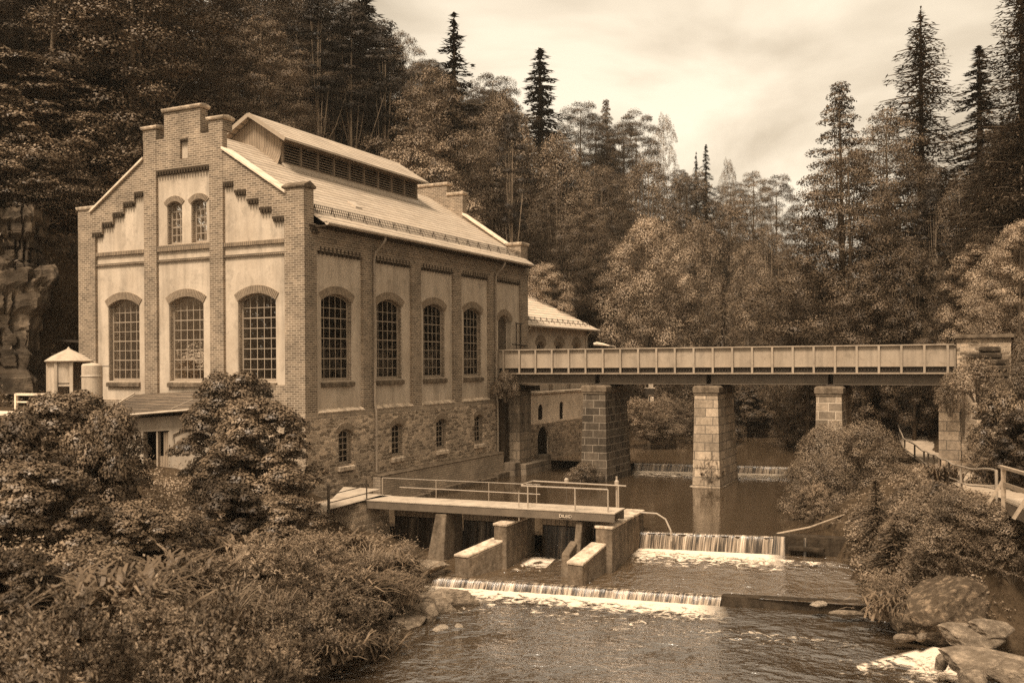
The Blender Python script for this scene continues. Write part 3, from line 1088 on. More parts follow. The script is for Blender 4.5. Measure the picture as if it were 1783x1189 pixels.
pier(-7.05, -5.72, ASHD, 'soot dark stone bridge pier with pale joints, nearest the powerhouse')
pier(-13.42, -12.18, ASHP, 'pale block stone bridge pier standing in midstream with grass at its foot')
pier(-19.72, -18.5, ASHQ, 'short pale bridge pier rising behind the leafy bank bushes')

AB = broot('bridge_abutment', 17.7, -24.2, 0, 'tall stone abutment and wing wall carrying the far end of the bridge', 'abutment')
s = MB()
s.frus((-.1, 5, -1.0, .0), 1.0, (0, 5, -.95, -.02), 6.4)
s.build('pier_block', ASHP, AB)
s = MB()
s.frus((-.35, 5, -3.3, -1.02), 1.0, (.1, 5, -3.2, -1.0), 6.6)
s.box(.12, 5, -3.15, -.82, 6.6, 9.05)
s.build('wing_wall', RUBBLE2, AB)
s = MB()
s.box(-.05, 5.1, -3.3, -.7, 9.05, 9.22)
s.box(-.12, .3, -.03, -.99, 6.4, 6.62)
s.box(-.08, .02, -1.16, -1.03, 1.5, 6.6)
s.build('coping', CONC, AB, bevel=.02)
s = MB()
for i in range(7):
    z = 6.6 + i * .3
    y0 = -3.2 + random.random() * .5
    y1 = y0 + .8 + random.random() * 1.0
    s.box(-.12 - .25 * random.random(), .3, y0, min(y1, -.9), z, z + .24)
s.build('tumbled_stones', ROCK, AB, bevel=.06)

LA = broot('bridge_abutment', 18.6, 0, 0, 'stone abutment of the bridge with recess shade as dark boxes against the powerhouse wall', 'abutment')
s = MB()
s.box(.35, 2.0, -1.1, -.02, 0, 6.3)
s.build('pier_block', ASHM, LA)
s = MB()
s.box(-.35, .1, -.5, -.02, 0, 6.2)
s.box(2.25, 2.7, -.7, -.02, 0, 6.2)
s.box(-.3, 2.9, -1.3, -.02, 6.3, 6.6)
s.build('recess_shade', CONCD, LA)  # dark boxes stand in for the shaded recesses either side of the block
s = MB()
s.box(.3, 3.6, -1.55, -.02, 0, 1.95)
s.box(-.5, .25, -1.2, -.02, 0, 2.1)
s.box(3.65, 4.4, -1.4, -.02, 0, 2.2)
s.build('foot_blocks', ASHM, LA, bevel=.04)

# ------------------------------------------------------------------ weirs and sluice


def strip(name, A, Bp, mat, parent=None, rows=8, bulge=None, cols=None):
    """curved sheet between two polylines, UV: x in metres along, y from 0 at A to 1 at B"""
    n = len(A)
    vs, uv, fs = [], [], []
    L = [0]
    for i in range(1, n):
        L.append(L[-1] + (Vector(A[i]) - Vector(A[i - 1])).length)
    for j in range(rows + 1):
        e = j / rows
        for i in range(n):
            p = Vector(A[i]).lerp(Vector(Bp[i]), e)
            if bulge:
                p = p + Vector(bulge(e))
            vs.append(tuple(p))
            uv.append((L[i], e))
    for j in range(rows):
        for i in range(n - 1):
            fs.append((j * n + i, j * n + i + 1, (j + 1) * n + i + 1, (j + 1) * n + i))
    me = bpy.data.meshes.new(name)
    me.from_pydata(vs, [], fs)
    me.materials.append(mat)
    if name in ('foam', 'rapids'):
        uv = [(u / L[-1], v) for u, v in uv]
    ul = me.uv_layers.new(name='UVMap')
    for l in me.loops:
        ul.data[l.index].uv = uv[l.vertex_index]
    me.polygons.foreach_set('use_smooth', [True] * len(fs))
    o = bpy.data.objects.new(name, me)
    COL.objects.link(o)
    if parent:
        o.parent = parent
    return o


def line(p, q, n):
    return [tuple(Vector(p).lerp(Vector(q), i / n)) for i in range(n + 1)]


def wob(pts, a, ax=0):
    return [tuple(c + (random.uniform(-a, a) if i == ax else 0) for i, c in enumerate(p)) for p in pts]


def weir(label, P, Q, zt, zb, mats, n=60, parts=None, thick=.6, over=.06):
    """P, Q: crest ends (t, g); water falls toward -t"""
    d = Vector((Q[0] - P[0], Q[1] - P[1], 0)).normalized()
    nrm = Vector((-abs(d.y), d.x * (1 if d.y < 0 else -1), 0))
    if nrm.x > 0:
        nrm = -nrm
    mid = ((P[0] + Q[0]) / 2, (P[1] + Q[1]) / 2)
    r = broot('weir', mid[0], mid[1], 0, label, 'weir')
    lp = lambda p, z, o: (p[0] - mid[0] + nrm.x * o, p[1] - mid[1] + nrm.y * o, z)
    s = MB()
    s.hexa([lp(P, zb - 1, .08), lp(Q, zb - 1, .08), lp(Q, zb - 1, -thick), lp(P, zb - 1, -thick),
            lp(P, zt - .03, .0), lp(Q, zt - .03, .0), lp(Q, zt - .03, -thick), lp(P, zt - .03, -thick)])
    s.build('sill_wall', CONCD, r)
    for e0, e1, mt in (parts or [(0, 1, FALL)]):
        a = (P[0] + (Q[0] - P[0]) * e0, P[1] + (Q[1] - P[1]) * e0)
        b = (P[0] + (Q[0] - P[0]) * e1, P[1] + (Q[1] - P[1]) * e1)
        A = line(lp(a, zt + .015, -.12), lp(b, zt + .015, -.12), n)
        Bq = wob(line(lp(a, zb - .05, over + .12), lp(b, zb - .05, over + .12), n), .05)
        strip('water_curtain', A, Bq, mt, r, 8, lambda e: (0, 0, (zt - zb) * .42 * math.sin(min(1, e * 1.0) * math.pi) * (1 - e * .35)))
    return r


weir('main weir with a bright curtain of falling water beside the sluice walls', (3.0, -14.0), (4.03, -19.0), 1.3, .68, None)
weir('low final step weir spilling white into the rippled lower pool', (-3.55, -7.4), (-1.98, -18.5), .3, 0, None, 110)
weir('far low weir under the bridge between the stone piers', (23.9, -6.6), (25.5, -15.8), 1.72, 1.3, None, 80)
dw = broot('weir_wall', 4.05, -19.0, 0, 'dark wet concrete wall ending the main weir at the bushy bank', 'wall')
s = MB()
s.hexa([(-.15, 0, -.5), (.3, -3.6, -.5), (.9, -3.6, -.5), (.45, 0, -.5), (-.1, 0, 1.42), (.35, -3.6, 1.38), (.85, -3.6, 1.38), (.4, 0, 1.42)])
s.box(-.35, -.05, -1.9, -.6, .9, 1.05)
s.build('wall', CONCD, dw, bevel=.03)
strip('leak', line((-.12, -1.15, 1.38), (-.12, -1.25, 1.38), 3), line((-.25, -1.15, .6), (-.25, -1.25, .6), 3), FALL, dw)
strip('leak', line((-.1, -.02, 1.36), (-.08, -.45, 1.36), 6), line((-.35, -.02, .6), (-.35, -.5, .6), 6), FALL, dw)
dw = broot('weir_wall', -1.98, -18.5, 0, 'dark low concrete kerb running from the step weir to the rocky shore', 'wall')
s = MB()
s.hexa([(-.1, 0, -.8), (.95, -4.8, -.8), (1.5, -4.8, -.8), (.5, 0, -.8), (-.05, 0, .345), (.98, -4.8, .34), (1.3, -4.8, .34), (.3, 0, .345)])
s.build('wall', CONCD, dw, bevel=.03)


def wallseg(label, segs, drop=.4):
    """segs: list of (near quad corner pair, far pair, top, bottom)"""
    r = broot('sluice_wall', segs[0][0][0], segs[0][0][1], 0, label, 'sluice wall', 'stepped walls of the sluice')
    ox, oy = segs[0][0]
    s, c = MB(), MB()
    for si, (a, b, cc, d, zt, zb) in enumerate(segs):
        zn = zt - drop if si == 0 else zt
        P = [(p[0] - ox, p[1] - oy) for p in (a, b, cc, d)]
        s.hexa([(x, y, zb) for x, y in P] + [(x, y, (zn if i < 2 else zt) - .1) for i, (x, y) in enumerate(P)])
        mx, my = sum(p[0] for p in P) / 4, sum(p[1] for p in P) / 4
        Q = [(x + (.03 if x > mx else -.03), y + (.03 if y > my else -.03)) for x, y in P]
        c.hexa([(x, y, (zn if i < 2 else zt) - .1) for i, (x, y) in enumerate(Q)] + [(x, y, zn if i < 2 else zt) for i, (x, y) in enumerate(Q)])
    s.build('wall', CONC, r, bevel=.04)
    c.build('top_slab', CONCP, r, bevel=.03)


wallseg('stepped concrete sluice wall in the middle of the stream, left of its twin',
        [((-2.95, -9.0), (-3.0, -9.62), (-1.45, -10.3), (-1.4, -9.7), 1.5, -.5), ((-1.55, -9.88), (-1.58, -10.42), (1.1, -10.35), (1.1, -9.8), 2.07, -.5)])
wallseg('stepped concrete sluice wall beside the bright main weir curtain',
        [((-2.5, -13.24), (-2.6, -13.84), (-.72, -14.0), (-.7, -13.45), 1.5, -.5), ((-.74, -13.6), (-.76, -14.25), (3.62, -13.98), (3.62, -13.25), 2.1, -.5)])

# walkway over the sluices
DK = broot('weir_footbridge', -1.47, -4.05, 0, 'narrow pale footbridge with thin railings over the sluice gates', 'footbridge')
dv = Vector((.74, -10.3, 0))
dn = dv.normalized()
dp = Vector((-dn.y, dn.x, 0))
LEN = dv.length
dk_rot = math.atan2(dn.y, dn.x)


def dl_(x, y, z):
    """x along the deck, y upstream"""
    return tuple(dn * x + dp * y + Vector((0, 0, z)))


def dbox(mb, x0, x1, y0, y1, z0, z1):
    mb.hexa([dl_(x0, y0, z0), dl_(x1, y0, z0), dl_(x1, y1, z0), dl_(x0, y1, z0), dl_(x0, y0, z1), dl_(x1, y0, z1), dl_(x1, y1, z1), dl_(x0, y1, z1)])


s = MB()
dbox(s, -.05, LEN, 0, 1.35, 2.545, 2.6)
s.build('deck', DECKM, DK, bevel=.01)
s = MB()
dbox(s, -.05, LEN - .02, .02, .12, 2.26, 2.54)
dbox(s, -.05, LEN - .02, 1.2, 1.3, 2.2, 2.52)
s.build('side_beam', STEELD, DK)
s = MB()
for x in (2.55, 4.85, 6.85):
    s.tube([dl_(x, 1.28, 2.6), dl_(x, 1.28, 3.33)], .016, 6)
s.tube([dl_(.1, 1.28, 3.33), dl_(7.0, 1.28, 3.33)], .014, 6)
s.tube([dl_(.9, 1.28, 2.98), dl_(7.0, 1.28, 2.96)], .02, 6)
s.tube([dl_(.1, 1.28, 2.6), dl_(.1, 1.28, 3.33)], .025, 6)
s.build('railing', IRON, DK)
s = MB()
for x in (6.95, 8.8, 10.05):
    s.tube([dl_(x, .08, 2.55), dl_(x, .08, 3.42)], .03, 8)
s.tube([dl_(6.7, .08, 3.42), dl_(10.05, .08, 3.42)], .028, 8)
s.tube([dl_(6.7, 1.28, 3.46), dl_(10.4, 1.28, 3.42)], .028, 8)
s.tube([dl_(6.7, .08, 3.42), dl_(6.7, .2, 3.46), dl_(6.7, 1.28, 3.46)], .03, 8)
s.tube([dl_(10.1, 1.28, 3.42), dl_(10.1, 1.28, 2.6)], .03, 8)
s.tube([dl_(6.6, .06, 2.1), dl_(6.6, .06, 3.2)], .02, 6)
s.build('guard_rail', IRON, DK)
s = MB()
dbox(s, 8.24, 8.66, .006, .019, 2.31, 2.46)
pl = s.build('name_plate', RUST, DK)
tc = bpy.data.curves.new('lettering', 'FONT')
tc.body = 'DILEID'
tc.size = .165
tc.extrude = .004
tc.align_x = 'CENTER'
tc.align_y = 'CENTER'
tc.materials.append(WHITE)
to = bpy.data.objects.new('lettering', tc)
COL.objects.link(to)
bpy.context.view_layer.update()
tm_ = bpy.data.meshes.new_from_object(to.evaluated_get(bpy.context.evaluated_depsgraph_get()))
bpy.data.objects.remove(to)
to = bpy.data.objects.new('lettering', tm_)
COL.objects.link(to)
to.parent = pl
xa, ya, za_ = dn, Vector((0, 0, 1)), -dp
to.matrix_local = Matrix(((xa.x, ya.x, za_.x, dl_(8.45, -.003, 2.385)[0]), (xa.y, ya.y, za_.y, dl_(8.45, -.003, 2.385)[1]), (xa.z, ya.z, za_.z, 2.385), (0, 0, 0, 1)))
# supporting piers and gates
s = MB()
for x0, x1, y0 in ((3.05, 3.65, -.1),):
    s.hexa([dl_(x0 - .2, y0 - .45, -.3), dl_(x1 + .05, y0 - .45, -.3), dl_(x1, 1.6, -.3), dl_(x0, 1.6, -.3), dl_(x0 + .1, y0 + .1, 2.2), dl_(x1 - .05, y0 + .1, 2.2), dl_(x1 - .05, 1.5, 2.2), dl_(x0 + .1, 1.5, 2.2)])
s.build('support_pier', CONC, DK, bevel=.05)
s = MB()
s.hexa([dl_(8.75, -.5, -.3), dl_(9.05, -.5, -.3), dl_(9.05, 1.6, -.3), dl_(8.75, 1.6, -.3), dl_(8.8, .15, 2.2), dl_(9.05, .15, 2.2), dl_(9.05, 1.5, 2.2), dl_(8.8, 1.5, 2.2)])
s.hexa([dl_(8.55, -1.0, -.3), dl_(8.95, -1.0, -.3), dl_(8.95, .1, -.3), dl_(8.55, .1, -.3), dl_(8.6, -.9, 1.2), dl_(8.9, -.9, 1.2), dl_(8.9, .1, 1.5), dl_(8.6, .1, 1.5)])
s.build('support_pier', CONC, DK, bevel=.05)
s = MB()
s.hexa([(-1.0, .1, 0), (-1.2, 2.0, 0), (1.6, 2.0, 0), (1.5, -.3, 0), (-.6, .0, 2.5), (-.9, 1.8, 2.5), (1.5, 1.8, 2.5), (1.4, -.2, 2.5)])
s.build('landing_wall', RUBBLE2, DK)
s = MB()
s.add([(-2.3, .1, 2.50), (.0, -.1, 2.60), (1.5, -.35, 2.6), (1.6, 1.1, 2.6), (2.9, 1.2, 2.62), (2.9, 3.1, 2.62), (-.4, 1.3, 2.6), (-2.0, 1.1, 2.5)],
      [(0, 1, 6, 7), (1, 2, 3, 6), (3, 4, 5, 6)])
s.build('landing', DECKM, DK)
s = MB()
for (a, b) in (((-2.2, .1), (0.05, -.08)),):
    for z in (.25, .55, .85):
        s.tube([(a[0], a[1], 2.5 + z), (b[0], b[1], 2.6 + z)], .02, 6)
    for e in (0, 1):
        s.tube([(a[0] + (b[0] - a[0]) * e, a[1] + (b[1] - a[1]) * e, 2.1), (a[0] + (b[0] - a[0]) * e, a[1] + (b[1] - a[1]) * e, 3.4)], .03, 6)
s.tube([(-2.2, .1, 2.4), (-2.2, .1, 3.4)], .055, 8)
s.tube([(-2.2, .1, 3.38), (-1.6, .6, 3.4)], .03, 6)
s.build('landing_rail', IROND, DK)
for x0, x1 in ((.55, 3.05), (3.65, 6.3), (7.0, 8.78), (9.05, 9.95)):
    gt = empty('sluice_gate', bw(-1.47, -4.05, 0), ROTB, {.55: 'wide wooden sluice gate leaking dark water nearest the powerhouse', 3.65: 'wooden sluice gate between the stump pier and the left sluice wall',
               7.0: 'wooden sluice gate between the two stepped sluice walls', 9.05: 'narrow sluice gate tucked against the right sluice wall'}[x0], 'sluice gate', 'gates of the sluice')
    s = MB()
    dbox(s, x0, x1, 1.45, 1.55, 1.78, 2.2)
    s.build('top_board', BOARD, gt)
    s = MB()
    dbox(s, x0, x1, 1.5, 1.62, -.2, 1.78)
    s.build('planks', BOARDD, gt)
    n = int((x1 - x0) * 10)
    strip('leaking_water', line(dl_(x0 + .05, 1.46, 1.74), dl_(x1 - .05, 1.46, 1.74), n), wob(line(dl_(x0 + .05, 1.33, .45), dl_(x1 - .05, 1.33, .45), n), .03), FALLD, gt)
for x in (8.02, 10.0):
    sp = empty('gate_spindle', bw(-1.47, -4.05, 0), ROTB, {8.02: 'thin iron gate spindle standing behind the middle of the guard rail', 10.0: 'stout iron gate spindle with a collar beside the end of the guard rail'}[x], 'gate spindle', 'spindles of the sluice gates')
    s = MB()
    s.tube([dl_(x, 1.4, 1.6), dl_(x, 1.4, 3.75)], .025 if x < 9 else .04, 8)
    s.build('rod', IROND if x < 9 else IRON, sp)
    s = MB()
    s.tube([dl_(x, 1.4, 3.38), dl_(x, 1.4, 3.44), dl_(x, 1.4, 3.56), dl_(x, 1.4, 3.62)], [.05, .09, .09, .04], 10)
    s.build('collar', IRON, sp)
pp = broot('bent_pipe', 2.9, -14.0, 1.85, 'thin bent pale pipe reaching from the sluice wall into the headwater', 'pipe')
MB().tube([(0, 0, .25), (.15, -.7, .22), (.0, -1.1, .05), (-.15, -1.35, -.35), (-.2, -1.4, -.75)], .035, 8).build('pipe', IRON, pp)
pp = broot('bare_pole', 4.2, -19.1, 1.4, 'long bare pole leaning from the weir end up to the bushes', 'pole')
MB().tube([(0, 0, 0), (1.3, -1.0, .12), (3.6, -2.0, .35)], [.05, .045, .03], 8).build('pole', WOODP, pp)

# ------------------------------------------------------------------ ground (river coordinates; s = -g runs to the right of the river)
def sm(a, b, x):
    x = np.clip((x - a) / (b - a), 0, 1)
    return x * x * (3 - 2 * x)


_L = np.array([(-60, 24), (-26, 18), (-20, 14.8), (-16, 12.2), (-14, 11.4), (-12.5, 9.6), (-8.7, 9.9), (-6.9, 9.0), (-4.6, 9.4), (-3.9, 8.3), (0, 5.6), (2.0, 1.2), (4, .2), (22, .2), (36, .3), (42, .2), (51, -.2), (60, 0), (70, .3), (76, 2.1), (84, 5), (100, 12), (140, 26), (240, 60)])
_R = np.array([(-60, 60), (-9, 60), (-6.5, 42), (-4.2, 31), (-3.2, 24.5), (-1.2, 22.9), (1, 22.2), (4.6, 21.4), (8, 19.6), (11, 18.5), (17, 17.6), (24.5, 16.6), (26, 15.5), (30, 15.4), (50, 13.3), (70, 10.5), (84, 8), (100, 15), (140, 29), (240, 63)])
_P = np.array([(-60, 80), (-9, 27.9), (-4.5, 27.4), (-1, 26.7), (4.5, 25.6), (12, 24.6), (20, 23.5), (26, 22.1), (33, 21.2), (41, 20.5), (57, 20.4), (80, 20.5), (240, 90)])
_PZ = np.array([(-60, 4.1), (-4.5, 4.05), (-1, 3.82), (4.5, 3.33), (12, 2.97), (20, 2.55), (26, 2.75), (33, 3.2), (41, 3.7), (57, 4.4), (80, 6), (240, 8)])
_W = np.array([(-60, 0), (-3.6, 0), (-2.4, .3), (2.8, .7), (3.5, 1.3), (24, 1.3), (25.5, 1.72), (240, 1.8)])


def ip(tab, t):
    return np.interp(t, tab[:, 0], tab[:, 1])


def height(t, s):
    t, s = np.asarray(t, float), np.asarray(s, float)
    g = -s
    sl, sr, sp, zp, w = ip(_L, t), ip(_R, t), ip(_P, t), ip(_PZ, t), ip(_W, t)
    bed = w - 1.3
    # left bank
    d = sl - s
    near = w + .5 * sm(0, 1, d) + 1.5 * sm(.5, 6, d) + 1.2 * sm(5, 14, d) + .7 * sm(12, 24, d)
    near = near + 1.1 * (1 - sm(-19, -12, t)) * sm(0, 2.5, d)
    terr = sm(8.9, 10.2, g) * sm(-9.0, -6.5, t) * (1 - sm(20, 24, t))
    left = near * (1 - terr) + 6.0 * terr
    court = sm(21, 23, t) * sm(.3, .9, g)
    left = left * (1 - court) + 5.2 * court
    bank = w + .3 * sm(0, .6, d) + 3.0 * sm(.3, 5, d)
    far = sm(36, 41, t)
    left = left * (1 - far) + (bank + .6) * far
    g0 = np.interp(t, [-60, -20, -5, 12, 36, 60, 90, 130, 240], [30, 26, 18, 16, 14.5, 9, 3, -3, -14])
    hl = np.maximum(0, g - g0)
    left = left + 26 * (1 - np.exp(-hl / 20)) + hl * .22 + 5.5 * sm(0, 2.2, hl) * (1 - sm(20, 36, t)) * sm(-12, -4, t)
    # right bank
    e = s - sr
    wd = np.maximum(sp - sr, 1.5)
    rb = w + .35 * sm(0, .5, e) + (zp - w - .35) * sm(.2, .82, e / wd)
    hr = np.maximum(0, s - sp - 1.9)
    rb = np.where(s > sp + .0, zp, rb) + (24 * (1 - np.exp(-hr / 20)) + hr * .35) * sm(-2.2, 2.0, t)
    near_r = sm(-4.6, -1.2, t)
    rb = rb * near_r + (-1.0) * (1 - near_r)
    z = np.where(d > 0, left, np.where(e > 0, rb, bed))
    nz = .12 * np.sin(1.7 * t + 2.1 * s) * np.cos(1.1 * s - .7 * t) + .08 * np.sin(3.3 * t - 2.7 * s)
    onp = np.exp(-((s - sp - .9) / 1.3) ** 2)
    return z + nz * (1 - onp)


def hz(X, Y):
    t, g = wb(X, Y)
    return float(height(t, -g))


def nonuni(a, b, c0, c1, fine, coarse):
    v = [a]
    while v[-1] < b:
        x = v[-1]
        dd = max(c0 - x, x - c1, 0)
        v.append(x + fine + min(1, dd / 60) * (coarse - fine))
    return np.array(v)


tt = nonuni(-58, 235, -16, 45, .6, 5)
ss = nonuni(-150, 150, -26, 34, .6, 5)
T, Sg = np.meshgrid(tt, ss, indexing='ij')
Z = height(T, Sg)
nt, ns = len(tt), len(ss)
V = np.stack([T, -Sg, Z], -1).reshape(-1, 3)
ii, jj = np.meshgrid(np.arange(nt - 1), np.arange(ns - 1), indexing='ij')
a = (ii * ns + jj).ravel()
Q = np.stack([a, a + 1, a + ns + 1, a + ns], -1)
me = bpy.data.meshes.new('ground')
me.from_pydata(V.tolist(), [], Q.tolist())
me.materials.append(GROUND)
me.polygons.foreach_set('use_smooth', [True] * len(Q))
go = bpy.data.objects.new('ground', me)
COL.objects.link(go)
go.location = bw(0, 0)
go.rotation_euler = (0, 0, ROTB)
tag(go, kind='structure')


def water(name, poly, z, mat):
    o = MB().add([(t, -s, z) for t, s in poly], [tuple(range(len(poly)))]).build(name, mat)
    o.location = bw(0, 0)
    o.rotation_euler = (0, 0, ROTB)
    return tag(o, kind='structure')


water('lower_pool_water', [(-58, -8), (-4.6, -8), (-3.5, 7.0), (-3.2, 9.6), (-1.95, 18.5), (-.8, 24), (0, 70), (-58, 70)], 0.0, WLOW)
def crest(s_):
    return -3.48 + (s_ - 7.95) * .1406


A, Bv = [], []
for s_ in np.linspace(-1, 26, 28):
    A.append((crest(s_) + .02, -s_, .3))
    Bv.append((crest(s_) + 6.3, -s_, .74))
o = strip('middle_pool_water', A, Bv, WMID, None, 10)
o.location = bw(0, 0)
o.rotation_euler = (0, 0, ROTB)
tag(o, kind='structure')
water('headwater', [(.15, 4.1), (1.05, 13.4), (2.1, 13.6), (3.05, 13.9), (4.1, 19), (5, 26), (27, 26), (25.5, 15.8), (23.9, 6.6), (23, -1), (3, -1)], 1.3, WUP)
water('upstream_river_water', [(23.95, -4), (23.95, 6.6), (25.55, 15.8), (26.5, 22), (120, 40), (120, -10)], 1.72, WFAR)


def foam(P, Q, P2, Q2, z, mat, n=40, z2=None):
    z2 = z if z2 is None else z2
    o = strip('foam', line(P + (z,), Q + (z,), n), line(P2 + (z2,), Q2 + (z2,), n), mat, None, 6)
    o.location = bw(0, 0)
    o.rotation_euler = (0, 0, ROTB)
    return tag(o, kind='stuff')


foam((-3.62, -7.4), (-2.1, -18.7), (-5.2, -8.8), (-4.6, -19.6), .012, FOAM, 60)
foam((-3.7, -7.0), (-3.5, -8.9), (-5.4, -7.8), (-5.2, -9.4), .018, FOAM, 20)
foam((2.85, -13.6), (3.75, -19.4), (.2, -14.6), (1.2, -20.2), .70, FOAM, 40, .535)
foam((.1, -10.6), (.75, -13.3), (-2.2, -10.6), (-1.6, -13.2), .53, FOAML, 20, .37)
foam((23.7, -6.6), (25.3, -15.8), (20.6, -7.4), (21.5, -16.6), 1.312, FOAM, 60)
foam((-4.6, -24.6), (-5.4, -26.4), (-8.0, -22.4), (-8.8, -25.6), .014, FOAML, 40)
foam((-5.0, -9.5), (-4.6, -23.5), (-22, -8), (-20, -28), .008, m_foam('drifting_flecks', .95, 2.6), 60)
foam((2.6, -14.3), (2.9, -21.5), (-2.2, -14.3), (-1.4, -22.0), .72, m_foam('shallow_bright_flecks', .86, 3.4), 40, .322)  # white flecks added over the shallows to paint their brightness
foam((.2, -10.6), (.9, -13.3), (-2.4, -10.6), (-2.3, -13.2), .552, m_foam('channel_bright_flecks', .84, 3.6), 40, .322)  # same added bright flecks between the sluice walls
# the rapids running down between the slabs at the right
o = strip('rapids', [(-4.6, -25.0, .14), (-5.0, -25.6, .18), (-5.6, -26.3, .2)], [(-7.6, -24.2, .02), (-8.0, -24.9, .04), (-8.4, -25.8, .03)], m_foam('rapids_water', .6, 4.0), None, 14, lambda e: (.1 * math.sin(e * 9), .08 * math.sin(e * 7), 0.0))
o.location = bw(0, 0)
o.rotation_euler = (0, 0, ROTB)
tag(o, kind='structure')

# path
n = 90
pt = np.linspace(-4.3, 62, n)
A, Bv = [], []
for t in pt:
    sp, zp = float(ip(_P, t)), float(ip(_PZ, t))
    A.append((t, -sp - .0, zp + .05))
    Bv.append((t + .2, -sp - 2.0 + .25 * math.sin(t * .9), zp + .05))
po = strip('path', A, Bv, PATHM, None, 4)
po.location = bw(0, 0)
po.rotation_euler = (0, 0, ROTB)
tag(po, kind='structure')


def psp(t, off=0.0):
    return Vector((t, -float(ip(_P, t)) + off, float(ip(_PZ, t))))


fen = broot('path_railing', 0, 0, 0, 'thin metal railing curving along the river side of the gravel path', 'railing')
ts = [-1.2, 4.3, 8.2, 11.6, 14.6, 17.2, 19.6, 22.4, 25.5, 29, 33]
fine = [psp(t, .12) for t in np.linspace(ts[0], ts[-1], 60)]
s = MB()
s.tube([p + Vector((0, 0, .86 + .03 * math.sin(i * .8))) for i, p in enumerate(fine)], .035, 7)
s.tube([p + Vector((0, 0, .30 + .03 * math.sin(i * .7))) for i, p in enumerate(fine)], .026, 6)
s.build('rail', IRON, fen)
for t in ts:
    p = psp(t, .12)
    MB().tube([p + Vector((0, 0, -.3)), p + Vector((0, 0, .86))], .045, 8).build('post', IRON if t < 6 else IROND, fen)

wbk = broot('wooden_footbridge', -1.6, -26.6, 0, 'bleached plank footbridge with a timber handrail at the end of the path', 'footbridge')
s = MB()
a0, a1 = Vector((-.2, -.15, 3.9)), Vector((-7.5, -1.6, 4.2))
dd = (a1 - a0).normalized()
nn = Vector((-dd.y, dd.x, 0)) if Vector((-dd.y, dd.x, 0)).y < 0 else Vector((dd.y, -dd.x, 0))
for i in range(34):
    p = a0 + dd * i * .215
    q = p + dd * .2
    w = nn * 1.9
    s.hexa([p, q, q + w, p + w, p + Vector((0, 0, .06)), q + Vector((0, 0, .06)), q + w + Vector((0, 0, .06)), p + w + Vector((0, 0, .06))])
s.build('plank_deck', WOOD, wbk)
s = MB()
for o in (.1, 1.75):
    p = a0 + nn * o - Vector((0, 0, .18))
    s.bar(p, p + dd * 7.3, .18, .34)
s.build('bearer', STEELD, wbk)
for side, o in (('near', -.02), ('far', 1.92)):
    s = MB()
    for k in (0.35, 3.6, 7.0):
        p = a0 + dd * k + nn * o
        s.bar(p - Vector((0, 0, .35)), p + Vector((0, 0, .95)), .13)
        if side == 'near':
            s.bar(p + dd * .0 - nn * .45 - Vector((0, 0, .15)), p + Vector((0, 0, .62)), .08)
    p = a0 + nn * o + Vector((0, 0, .98))
    s.bar(p - dd * .1, p + dd * 7.4, .12, .08)
    p = a0 + nn * o + Vector((0, 0, .5))
    s.bar(p, p + dd * 7.4, .05, .12)
    s.build('handrail', WOODP, wbk)

# ------------------------------------------------------------------ shed against the gable
SH = broot('shed', -2.1, 0, 0, 'small lean-to shed with a mossy tiled roof and an open door under the gable windows', 'shed')
s = MB()
s.plate([(3.2, 1.6), (9.3, 1.6), (9.3, 5.55), (3.2, 5.95)], fG, 0, .25, [[(5.75, 2.6), (7.3, 2.6), (7.3, 5.05), (5.75, 5.15)]])
s.box(.25, 2.05, 9.05, 9.3, 1.6, 5.6)
s.box(.25, 2.05, 3.2, 3.4, 1.6, 5.9)
s.build('wall', PLASTER2, SH)
r = MB()
r.hexa([(-.45, 2.9, 6.16), (2.1, 2.9, 6.86), (2.1, 10.0, 6.5), (-.45, 9.6, 5.62), (-.45, 2.9, 6.26), (2.1, 2.9, 6.98), (2.1, 10.0, 6.62), (-.45, 9.6, 5.72)])
rf = r.build('roof', TILE, SH)
r = MB()
r.tube([(-.52, 2.8, 6.2), (-.52, 9.7, 5.66)], .05, 8)
r.bar((-.4, 9.62, 5.76), (2.0, 9.98, 6.68), .06, .06)
r.bar((-.4, 5.2, 6.12), (2.0, 4.9, 6.94), .03, .03)
r.build('eaves_gutter', METAL, rf)
d = MB()
d.hexa([(.1, 5.78, 2.6), (.9, 5.95, 2.6), (.9, 6.0, 2.6), (.1, 5.83, 2.6), (.1, 5.78, 5.0), (.9, 5.95, 5.0), (.9, 6.0, 5.0), (.1, 5.83, 5.0)])
d.box(.12, .18, 5.8, 6.45, 2.6, 4.0)
d.box(.12, .17, 5.8, 6.2, 4.0, 5.05)
d.build('door', BOARD, SH)
d = MB()
d.box(.03, .2, 5.75, 5.85, 2.6, 5.1)
d.box(.03, .2, 6.45, 6.55, 2.6, 5.08)
d.build('door_frame', FRAME, SH)
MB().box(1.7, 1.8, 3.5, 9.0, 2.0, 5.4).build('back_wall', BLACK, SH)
d = MB()
d.tube([(-.06, 5.45, 4.7), (-.06, 5.45, 5.0), (-.06, 4.0, 5.5)], .035, 7)
d.build('waste_pipe', GUTTER, SH)
rl = broot('garden_fence', -2.6, 7.0, 0, 'short pale board fence beside the shed door among the leaves', 'fence')
s = MB()
for k in range(9):
    s.box(0, .03, -.9 + k * .2, -.73 + k * .2, 2.3, 3.2)
s.bar((-.02, -1.0, 3.1), (-.02, 1.0, 2.95), .06, .1)
s.build('boards', WOODP, rl)

